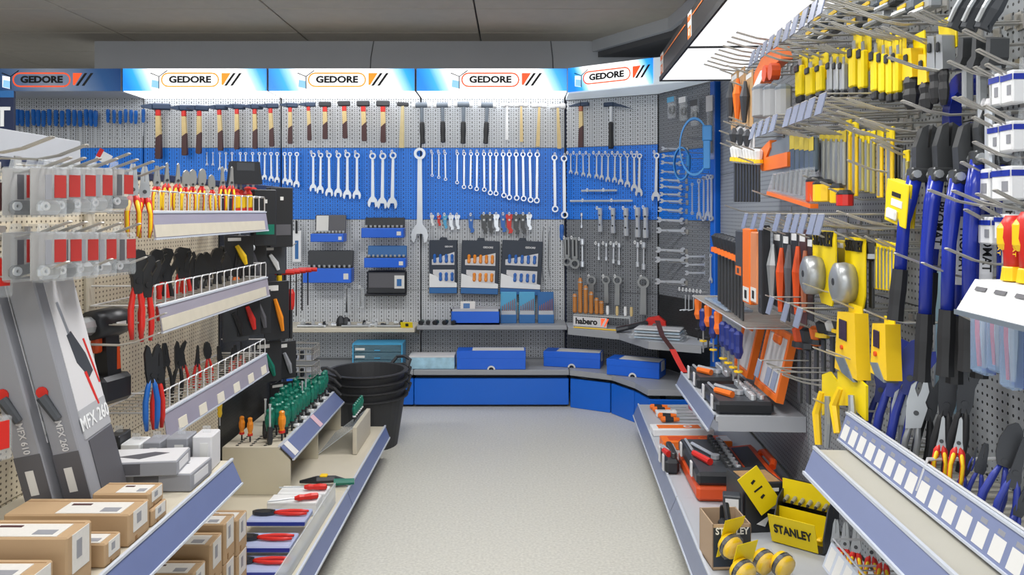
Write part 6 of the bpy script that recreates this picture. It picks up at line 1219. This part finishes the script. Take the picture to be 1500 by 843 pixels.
# yellow detectors
for i, (a, b_, y0, y1) in enumerate(((1240, 1276, 455, 548), (1295, 1322, 472, 552))):
    mt, w, h, d, z = rspan(a, b_, y0, y1, .18); p = Proto(); c = p.p('body', MB().prism([(-w*.32, -h*.06), (w*.4, 0), (w*.45, -h*.6), (w*.5, -h), (-w*.45, -h), (-w*.4, -h*.6)], -.035, 0), M_yel); p.p('hang_card', MB().box(-w*.25, w*.3, -.01, -.007, -.01, h*.09), M_ycard, c); p.p('screen', MB().bbox(-w*.22, w*.1, -.038, -.035, -h*.48, -h*.16, .002), mat('dark_screen', '3a2a3c', .2), c); p.p('key', MB().lathe([(.006, -.04), (.006, -.035)], 8, 'y', (-w*.1, 0, -h*.6)), M_orange2, c); p.p('foot', MB().prism([(-w*.4, -h*.8), (w*.0, -h*.75), (w*.4, -h*1.05), (-.1*w, -h*1.0)], -.038, -.004), M_gpl, c)
    put(p, 'detector', '%s yellow handheld detector with dark screen' % ('larger' if i == 0 else 'smaller'), 'detector', mt, 'yellow detectors'); rhook(d, z-.0, .24, 'wire hook holding the %s detector' % ('larger' if i == 0 else 'smaller'))
# yellow riveter packs
for i, (a, b_, y0, y1) in enumerate(((1207, 1230, 545, 655), (1230, 1272, 546, 640))):
    mt, w, h, d, z = rspan(a, b_, y0, y1, .2); p = Proto(); c = p.p('card', MB().prism([(-w/2, -h*.1), (0, 0), (w/2, -h*.08), (w/2, -h*.6), (0, -h*.52), (-w*.5, -h*.66)], -.006, 0), M_ycard); p.p('handle', MB().tube([(-w*.2, -.02, -h*.3), (-w*.3, -.03, -h*.6), (-w*.15, -.03, -h)], [.008, .012, .010], 7), M_yel); p.p('handle', MB().tube([(w*.2, -.02, -h*.3), (w*.25, -.02, -h*.65), (w*.15, -.02, -h*.98)], [.008, .010, .008], 7), M_chromed); p.p('print', MB().box(-w*.25, w*.3, -.0052, -.004, -h*.28, -h*.14), M_print, c)
    put(p, 'riveter', '%s yellow carded riveting tool above the price rail' % ('tall' if i == 0 else 'wide'), 'tool', mt, 'yellow riveting tools')
# ---------------------------------------------------------------- near basket with price labels and pliers
e = bpy.data.objects.new('price_basket', None); COL.objects.link(e); e.matrix_basis = ry(1.98, .70, .005); tag(e, 'wire basket with slanted row of white price labels', 'basket')
L = .80; off = .22
mesh_part('frame', MB().tube([(0, 0, .005), (0, -off, .005), (L, -off, .005), (L, 0, .005)], .003, 5).tube([(0, 0, .075), (0, -off-.0, .075), (L, -off, .075), (L, 0, .075)], .003, 5), M_wirew, e)
wm = MB().tube([(0, -.001, .004), (0, -off, .004)], .002, 4).mesh('floor_wire'); wm.materials.append(M_wire)
for i in range(1, 26): link('floor_wire', wm, None, e, T((i*L/26, 0, 0)))
r_ = mesh_part('price_rail', MB().prism([(-off-.003, .068), (-off-.006, .068), (-off-.028, .004), (-off-.025, .004)], 0, L, 'yz'), mat('blue_grey_rail', '7c86a8', .25), e); mesh_part('rail_edge', MB().box(0, L, -off-.009, -off-.002, .068, .073).box(0, L, -off-.031, -off-.024, -.001, .004), M_lip, e)
lb = MB().prism([(-off-.0075, .060), (-off-.0085, .060), (-off-.0265, .010), (-off-.0255, .010)], 0, .036, 'yz').mesh('price_label'); lb.materials.append(M_white)
tb = MB().prism([(-off-.0092, .056), (-off-.0098, .056), (-off-.0125, .048), (-off-.0119, .048)], .006, .026, 'yz').mesh('label_print'); tb.materials.append(M_pgrey)
for i in range(15):
    q = link('price_label', lb, None, r_, T((.01+i*.052, 0, 0))); q2 = link('label_print', tb, None, r_, T((.01+i*.052, -.0006, 0)))
mesh_part('divider', MB().tube([(.42, 0, .09), (.42, -off, .085), (.42, -off-.02, .02)], .004, 6), M_wirew, e)
def bitem(pxb, yb, pxt, yt, off, pr, name, label, group, yaw=-.5):
    d = rdep((pxb+pxt)/2, off); B = at(pxb, yb, d); A = at(pxt, yt, d); Ln = (A-B).length; roll = math.atan2(A.x-B.x, A.z-B.z)
    put(pr, name, label, 'pliers', T(B) @ RY(roll) @ RZ(yaw) @ SC(Ln), group)
for i, (a, b_, c, d_) in enumerate(((1272, 655, 1300, 525), (1287, 668, 1322, 495), (1312, 662, 1345, 495))): bitem(a, b_, c, d_, .15, pliers('water', 'blue_grip', None, .01), 'pump_pliers', 'tall blue water pump pliers in basket, %s from left' % od(i), 'blue pump pliers')
for i, (a, b_, c, d_) in enumerate(((1308, 672, 1322, 570), (1328, 690, 1350, 558))): bitem(a, b_, c, d_, .16, pliers('grip', 'worn_steel', None, .015), 'locking_pliers', 'bright steel locking pliers in basket, %s one' % ('left' if i == 0 else 'right'), 'locking pliers')
for i, (a, b_, c, d_) in enumerate(((1343, 700, 1370, 548), (1372, 700, 1395, 535), (1395, 690, 1423, 537))): bitem(a, b_, c, d_, .13, pliers('snip', 'black_rubber', None, .01), 'black_cutter', 'black cutter standing in the price basket, %s from left' % od(i), 'black cutters in the basket')
for i, (a, b_, c, d_) in enumerate(((1374, 712, 1382, 610), (1398, 716, 1408, 612))): bitem(a, b_, c, d_, .2, pliers('vdelong', 'red_plastic', 'yellow_plastic', .03, True), 'insulated_pliers', 'red insulated pliers standing in price basket, %s one' % ('left' if i == 0 else 'right'), 'red insulated pliers in basket')
for i, (a, b_, c, d_) in enumerate(sorted(((1402, 745, 1418, 665), (1420, 750, 1445, 650), (1438, 778, 1490, 620), (1462, 790, 1502, 640), (1470, 810, 1505, 715), (1420, 690, 1432, 655)))): bitem(a, b_, c, d_, .17, pliers(('cut', 'long', 'comb')[i % 3], 'blue_handle' if False else 'blue_grip', None, .03), 'side_cutter', 'blue handled side cutter in price basket, %s from left' % od(i), 'blue side cutters in basket')
p = Proto(); p.p('tag', MB().box(-.02, .02, -.002, 0, -.025, 0), M_white); p.p('print', MB().box(-.014, .008, -.003, -.002, -.018, -.008), M_pgrey, 0); mt, w, h, d, z = rspan(1388, 1410, 714, 730, .21); put(p, 'loose_tag', 'white loose price tag on the basket divider', 'tag', mt)
# ---------------------------------------------------------------- right edge: little shelf with insulated handles
e = bpy.data.objects.new('edge_shelf', None); COL.objects.link(e); e.matrix_basis = ry(1.27, 1.175); tag(e, 'small white shelf with price strip at the right edge', 'shelf')
mesh_part('board', MB().bbox(0, .42, -.28, -.002, -.015, 0, .003), M_wpl, e); s_ = mesh_part('price_rail', MB().prism([(-.281, .0), (-.284, .0), (-.315, -.052), (-.312, -.052)], 0, .42, 'yz'), M_wpl, e)
for k in range(6): mesh_part('label_print', MB().prism([(-.291, -.010), (-.2925, -.010), (-.296, -.016), (-.2945, -.016)], .02+k*.055, .05+k*.055, 'yz'), M_dcard, s_)
mesh_part('rail_edge', MB().box(0, .42, -.318, -.31, -.058, -.05), M_gpl, e)
for i in range(3):
    p = Proto(); h_ = .105+.006*i; p.p('base', MB().lathe([(.012, 0), (.019, .002), (.0165, .022), (.013, .026)], 10), M_yel); k = p.p('handle', MB().lathe([(.0145, .022), (.015, .045), (.021, .07), (.019, h_-.012), (.012, h_)], 10), M_red, smooth=True); p.p('inset', MB().lathe([(.006, .05), (.0125, .06), (.0125, h_-.02), (.006, h_-.01)], 8, c=(-.004, -.011, 0)), M_yel, k); p.p('lettering', T_pro, M_yel, k, T((-.017, -.014, .065)) @ RY(PI/2) @ SC(.012))
    put(p, 'insulated_screwdriver', 'red and yellow screwdriver handle standing at right edge, %s of three' % od(i), 'screwdriver', ry(1.235-i*.042, 1.1755, .25), 'insulated handles at the right edge')
for i, (a, b_, y0, y1) in enumerate(((1440, 1462, 450, 548), (1464, 1482, 455, 545), (1484, 1504, 450, 570))):
    mt, w, h, d, z = rspan(a, b_, y0, y1, .2); p = Proto(); c = p.p('sleeve', MB().bbox(-w/2, w/2, -.025, 0, -h, 0, .005), mat('blue_tinted_sleeve', 'a8c4e6', .12, alpha=.4)); p.p('card', MB().box(-w*.45, w*.45, -.004, -.002, -h*.98, -h*.02), M_promat if i != 1 else M_dcard, c)
    for k in range(2): p.p('driver', MB().tube([(-w*.2+k*w*.35, -.014, -.01), (-w*.2+k*w*.35, -.014, -h*.4), (-w*.2+k*w*.35, -.014, -h*.9)], [.008, .008, .004], 6), (M_red, M_chrome)[k], c)
    put(p, 'driver_sleeve', 'clear sleeve of drivers under the small white shelf, %s of three' % od(i), 'pack', mt, 'driver sleeves at the right edge')
# ---------------------------------------------------------------- right base shelf
ZB = .181
for i in range(5):
    p = Proto(); p.p('handle', MB().lathe([(.008, 0), (.015, .01), (.013, .05), (.009, .08)], 8, 'x'), M_gun); p.p('cap', MB().lathe([(.008, -.012), (.0155, -.004), (.0155, .012)], 8, 'x'), M_orange, 0); p.p('collar', MB().lathe([(.0135, .055), (.010, .085)], 8, 'x'), M_orange, 0); p.p('shaft', MB().tube([(.08, 0, 0), (.19, 0, 0)], .004, 6), M_chromed)
    o = onz(955+i*4, 590+i*4.5, ZB+.04); put(p, 'orange_screwdriver', 'black and orange screwdriver lying at far end of base shelf, %s from back' % od(i), 'screwdriver', T((o.x, o.y, ZB+.016+.003*(i % 2))) @ RZ(-.05), 'screwdrivers lying on the right base shelf')
def flat(px, py, z, w, dp, h, label, m, m2, rot=0, name='flat_box'):
    o = onz(px, py, z); p = Proto(); b = p.p('body', MB().bbox(0, w, 0, dp, 0, h, .003), m); p.p('print', MB().box(w*.1, w*.8, dp*.2, dp*.8, h, h+.001), m2, b); p.p('logo', MB().ring((w*.6, dp*.5), dp*.22, dp*.12, h+.001, h+.0018, 'xy', 12), m, b); p.p('end_label', MB().box(w*.86, w*.99, dp*.1, dp*.9, h, h+.0012), M_wpl, b); put(p, name, label, 'box', T((o.x, o.y, z)) @ RZ(rot), 'flat boxes on the right base shelf'); return o
flat(962, 612, ZB+.002, .11, .05, .03, 'little white box beside the black orange screwdrivers', M_wpl, M_lcard)
flat(957, 640, ZB, .30, .10, .035, 'white and orange flat box on the right base shelf', M_wpl, M_orange)
flat(972, 660, ZB, .32, .10, .04, 'orange flat box on the right base shelf', M_orange, M_orange2)
p = Proto(); p.p('bag', MB().lathe([(.05, 0), (.06, .05), (.03, .12), (.01, .15)], 8, sx=.6), mat('red_patterned_bag', 'b0606a', .4, noise=.5, nscale=60)); p.p('clip', MB().bbox(-.012, .012, -.006, .006, .15, .17, .002), M_wpl); o = onz(1040, 625, ZB); put(p, 'red_bag', 'crumpled red patterned bag beside the bracket shelf', 'bag', T((o.x+.0, o.y+.35, ZB)))
sockcase(2.95, 3.40, ZB+.062, .44, .20, 'large open black socket case with orange lid lying flat on base shelf', lid=True, flat=True, orange_base=True)
sockcase(3.26, 3.47, ZB, .515, .06, 'small black accessory case tucked beside the large socket case', lid=False, flat=True, h=.06)
# boxes and yellow cards in the foreground
def abox(px, py, w, dp, h, rot, label, m, parts=(), z=ZB, name='tool_carton'):
    o = onz(px, py, z); p = Proto(); b = p.p('body', MB().bbox(0, w, 0, dp, 0, h, .003), m)
    for (n, mb, mm) in parts: p.p(n, mb, mm, b)
    put(p, name, label, 'box', T((o.x, o.y, z)) @ RZ(rot), 'cartons on the right base shelf'); return o
o1 = abox(1092, 782, .14, .17, .17, .12, 'tall black carton with golden picture on top', M_gun, (('picture', MB().box(.01, .13, .01, .13, .17, .1712), mat('golden_print', 'a8845a', .4, noise=.4, nscale=25)), ('front_label', MB().box(.05, .11, -.0012, 0, .08, .13), M_lcard), ('brand_print', MB().box(.02, .12, -.0012, 0, .14, .152), M_wpl), ('emblem', MB().prism([(.04, .03), (.09, .06), (.07, .02)], -.0014, 0), M_wpl)))
tst = T_st
o2 = onz(1044, 836, ZB+.001); p = Proto(); w, dp, h = .12, .14, .14
b = p.p('shell', MB().box(0, .004, 0, dp, 0, h).box(w-.004, w, 0, dp, 0, h).box(0, w, 0, .004, 0, h).box(0, w, dp-.004, dp, 0, h).box(0, w, 0, dp, 0, .004), mat('tan_carton', 'b39a80', .7)); p.p('front_print', MB().box(.002, w-.002, -.0012, 0, .01, h-.01), M_packn, b); p.p('lettering', T_st, M_wpl, b, T((w*.5, -.0016, h*.85)) @ SC(w*.21, .3, w*.24)); put(p, 'open_carton', 'open carton holding a black staple gun, front left of the base shelf', 'box', T(o2) @ RZ(.05))
p = Proto(); p.p('body', MB().bbox(-.02, .02, -.03, .03, 0, .12, .01), M_gun); p.p('lever', MB().tube([(0, -.03, .12), (0, .0, .17), (0, .035, .15), (0, .04, .06)], .010, 7), M_gun); p.p('plate', MB().bbox(-.022, -.02, -.02, .02, .04, .09, .001), M_chromed); put(p, 'staple_gun', 'black staple gun standing in the open carton', 'staple gun', T(o2+Vector((.06, .07, .006))))
p = Proto(); p.p('body', MB().bbox(0, .06, 0, .05, 0, .13, .004), M_dgp); p.p('label', MB().box(.008, .052, -.0012, 0, .07, .12), M_wpl, 0); put(p, 'dark_box', 'dark upright box with white label beside the staple gun', 'box', T(onz(1062, 800, ZB)+Vector((.02, .1, 0))) @ RZ(-.25))
def ycardpx(px, py, z, w, h, rx, rz_, label, dots=True):
    o = onz(px, py, z); p = Proto(); c = p.p('card', MB().bbox(-w/2, w/2, -.002, 0, 0, h, .001), M_ycard)
    for k in range(2): p.p('peg_slot', MB().prism([(-w*.1, h*(.3+k*.4)), (w*.1, h*(.33+k*.4)), (w*.06, h*(.38+k*.4)), (-w*.12, h*(.36+k*.4))], -.003, -.002), M_print, c)
    p.p('lettering', MB().box(-w*.2, w*.2, -.003, -.002, h*.52, h*.56), M_print, c); put(p, 'yellow_header', label, 'card', T(o1+Vector((.085, -.008, .09))) @ RZ(rz_) @ RX(rx) @ RY(-.6), 'yellow header cards')
ycardpx(1124, 750, ZB+.175, .085, .15, -.04, .12, 'slanted yellow header card standing on the black carton')
# yellow tape blisters in front
for i, (px, py, z) in enumerate(((1070, 800, .27), (1088, 838, .25), (1118, 838, .2), (1146, 850, .185))):
    o = onz(px, py, z); p = Proto(); c = p.p('tape_case', MB().lathe([(.012, -.02), (.030, -.018), (.034, 0), (.030, .018), (.012, .02)], 16, 'y'), M_yel, smooth=True); p.p('bubble', MB().bbox(-.037, .037, -.026, .019, -.037, .037, .02), mat('thin_clear_bubble', 'ffffff', .08, alpha=.1)); p.p('band', MB().ring((0, 0), .0345, .028, -.006, .006, 'xz', 16), M_gun, c)
    if i < 2: p.p('card', MB().bbox(-.02, .055, .02, .022, -.05, .07, .001), M_ycard)
    put(p, 'tape_measure', 'yellow tape measure in clear blister, %s from left in the foreground' % od(i), 'tape measure', T((o.x, o.y, max(z, ZB+.05))) @ RZ(.5) @ RX(.3) @ SC(1.1), 'yellow tape measures in blisters')
# black display box with yellow front flap
o = onz(1131, 793, ZB+.002); p = Proto(); w, dp, h = .17, .15, .15
b = p.p('side', MB().prism([(0, 0), (dp, 0), (dp, h*1.15), (dp*.3, h*.9), (0, h*.35)], 0, .004, 'yz').prism([(0, 0), (dp, 0), (dp, h*1.15), (dp*.3, h*.9), (0, h*.35)], w-.004, w, 'yz').box(0, w, dp-.004, dp, 0, h*1.15).box(0, w, 0, dp, 0, .004), M_gun)
f = p.p('front_flap', MB().box(0, w*.9, -.002, .0, .002, .11, RX(.35)), M_ycard, b); p.p('lettering', T_st, M_print, f, RX(.35) @ T((w*.45, -.003, .058)) @ SC(.030, .5, .045)); p.p('header', MB().box(0, w, dp*.62, dp*.63, h*.7, h*1.25), M_ycard, b); p.p('shelf_lip', MB().box(.004, w-.004, dp*.35, dp*.36, 0, h*.7), M_ycard, b)
put(p, 'display_box', 'black display box with yellow lettered front flap on base shelf', 'display', T(o) @ RZ(-.7))
mD = T(o) @ RZ(-.7)
for i in range(5):
    q = Proto(); q.p('blade_holder', MB().bbox(-.012, .012, -.05, .05, 0, .016, .006), M_yel); q.p('end', MB().bbox(-.010, .010, .05, .066, .002, .013, .003), M_gun); put(q, 'boxed_knife', 'yellow knife lying in the black display box, %s from left' % od(i), 'knife', mD @ T((.022+i*.030, .072, .02)) @ SC(.8), 'yellow knives in the display box')
for i in range(6):
    q = Proto(); q.p('body', MB().tube([(0, -.06, 0), (0, .05, .02)], [.010, .013], 8), M_chromed); q.p('tip', MB().tube([(0, -.075, -.003), (0, -.06, 0)], [.004, .009], 8), M_gun); put(q, 'silver_knife', 'silver knife in upper step of the display box, %s from left' % od(i), 'knife', mD @ T((.018+i*.026, .10, .122)) @ SC(.62), 'silver knives in the display box')
# lower right basket of red pliers
e = bpy.data.objects.new('price_basket', None); COL.objects.link(e); e.matrix_basis = ry(1.92, .40, .005); tag(e, 'lower wire basket of red pliers at bottom right', 'basket'); L = .6; off = .28
mesh_part('frame', MB().tube([(0, 0, .005), (0, -off, .005), (L, -off, .005), (L, 0, .005)], .003, 5).tube([(0, 0, .07), (0, -off, .07), (L, -off, .07), (L, 0, .07)], .003, 5), M_wirew, e)
r2 = mesh_part('price_rail', MB().prism([(-off-.003, .062), (-off-.006, .062), (-off-.028, .002), (-off-.025, .002)], 0, L, 'yz'), M_lip, e)
lb2 = MB().prism([(-off-.0075, .056), (-off-.0085, .056), (-off-.0265, .008), (-off-.0255, .008)], 0, .036, 'yz').mesh('price_label'); lb2.materials.append(M_white)
for i in range(8): link('price_label', lb2, None, r2, T((.01+i*.05, 0, 0)))
for i in range(26): link('floor_wire', wm, None, e, T((i*L/26, 0, 0))) if i else None
for i, (px, yb, yt, k) in enumerate(((1222, 850, 762, 'vde'), (1236, 852, 766, 'vde'), (1252, 862, 768, 'vde'), (1275, 870, 775, 'vdelong'), (1292, 880, 785, 'vdelong'))):
    bitem(px, yb, px+3, yt, .18, pliers(k, 'red_plastic', 'yellow_plastic', .03, True), 'insulated_pliers', 'red insulated pliers in lower basket, %s from left' % od(i), 'red pliers in the lower basket')
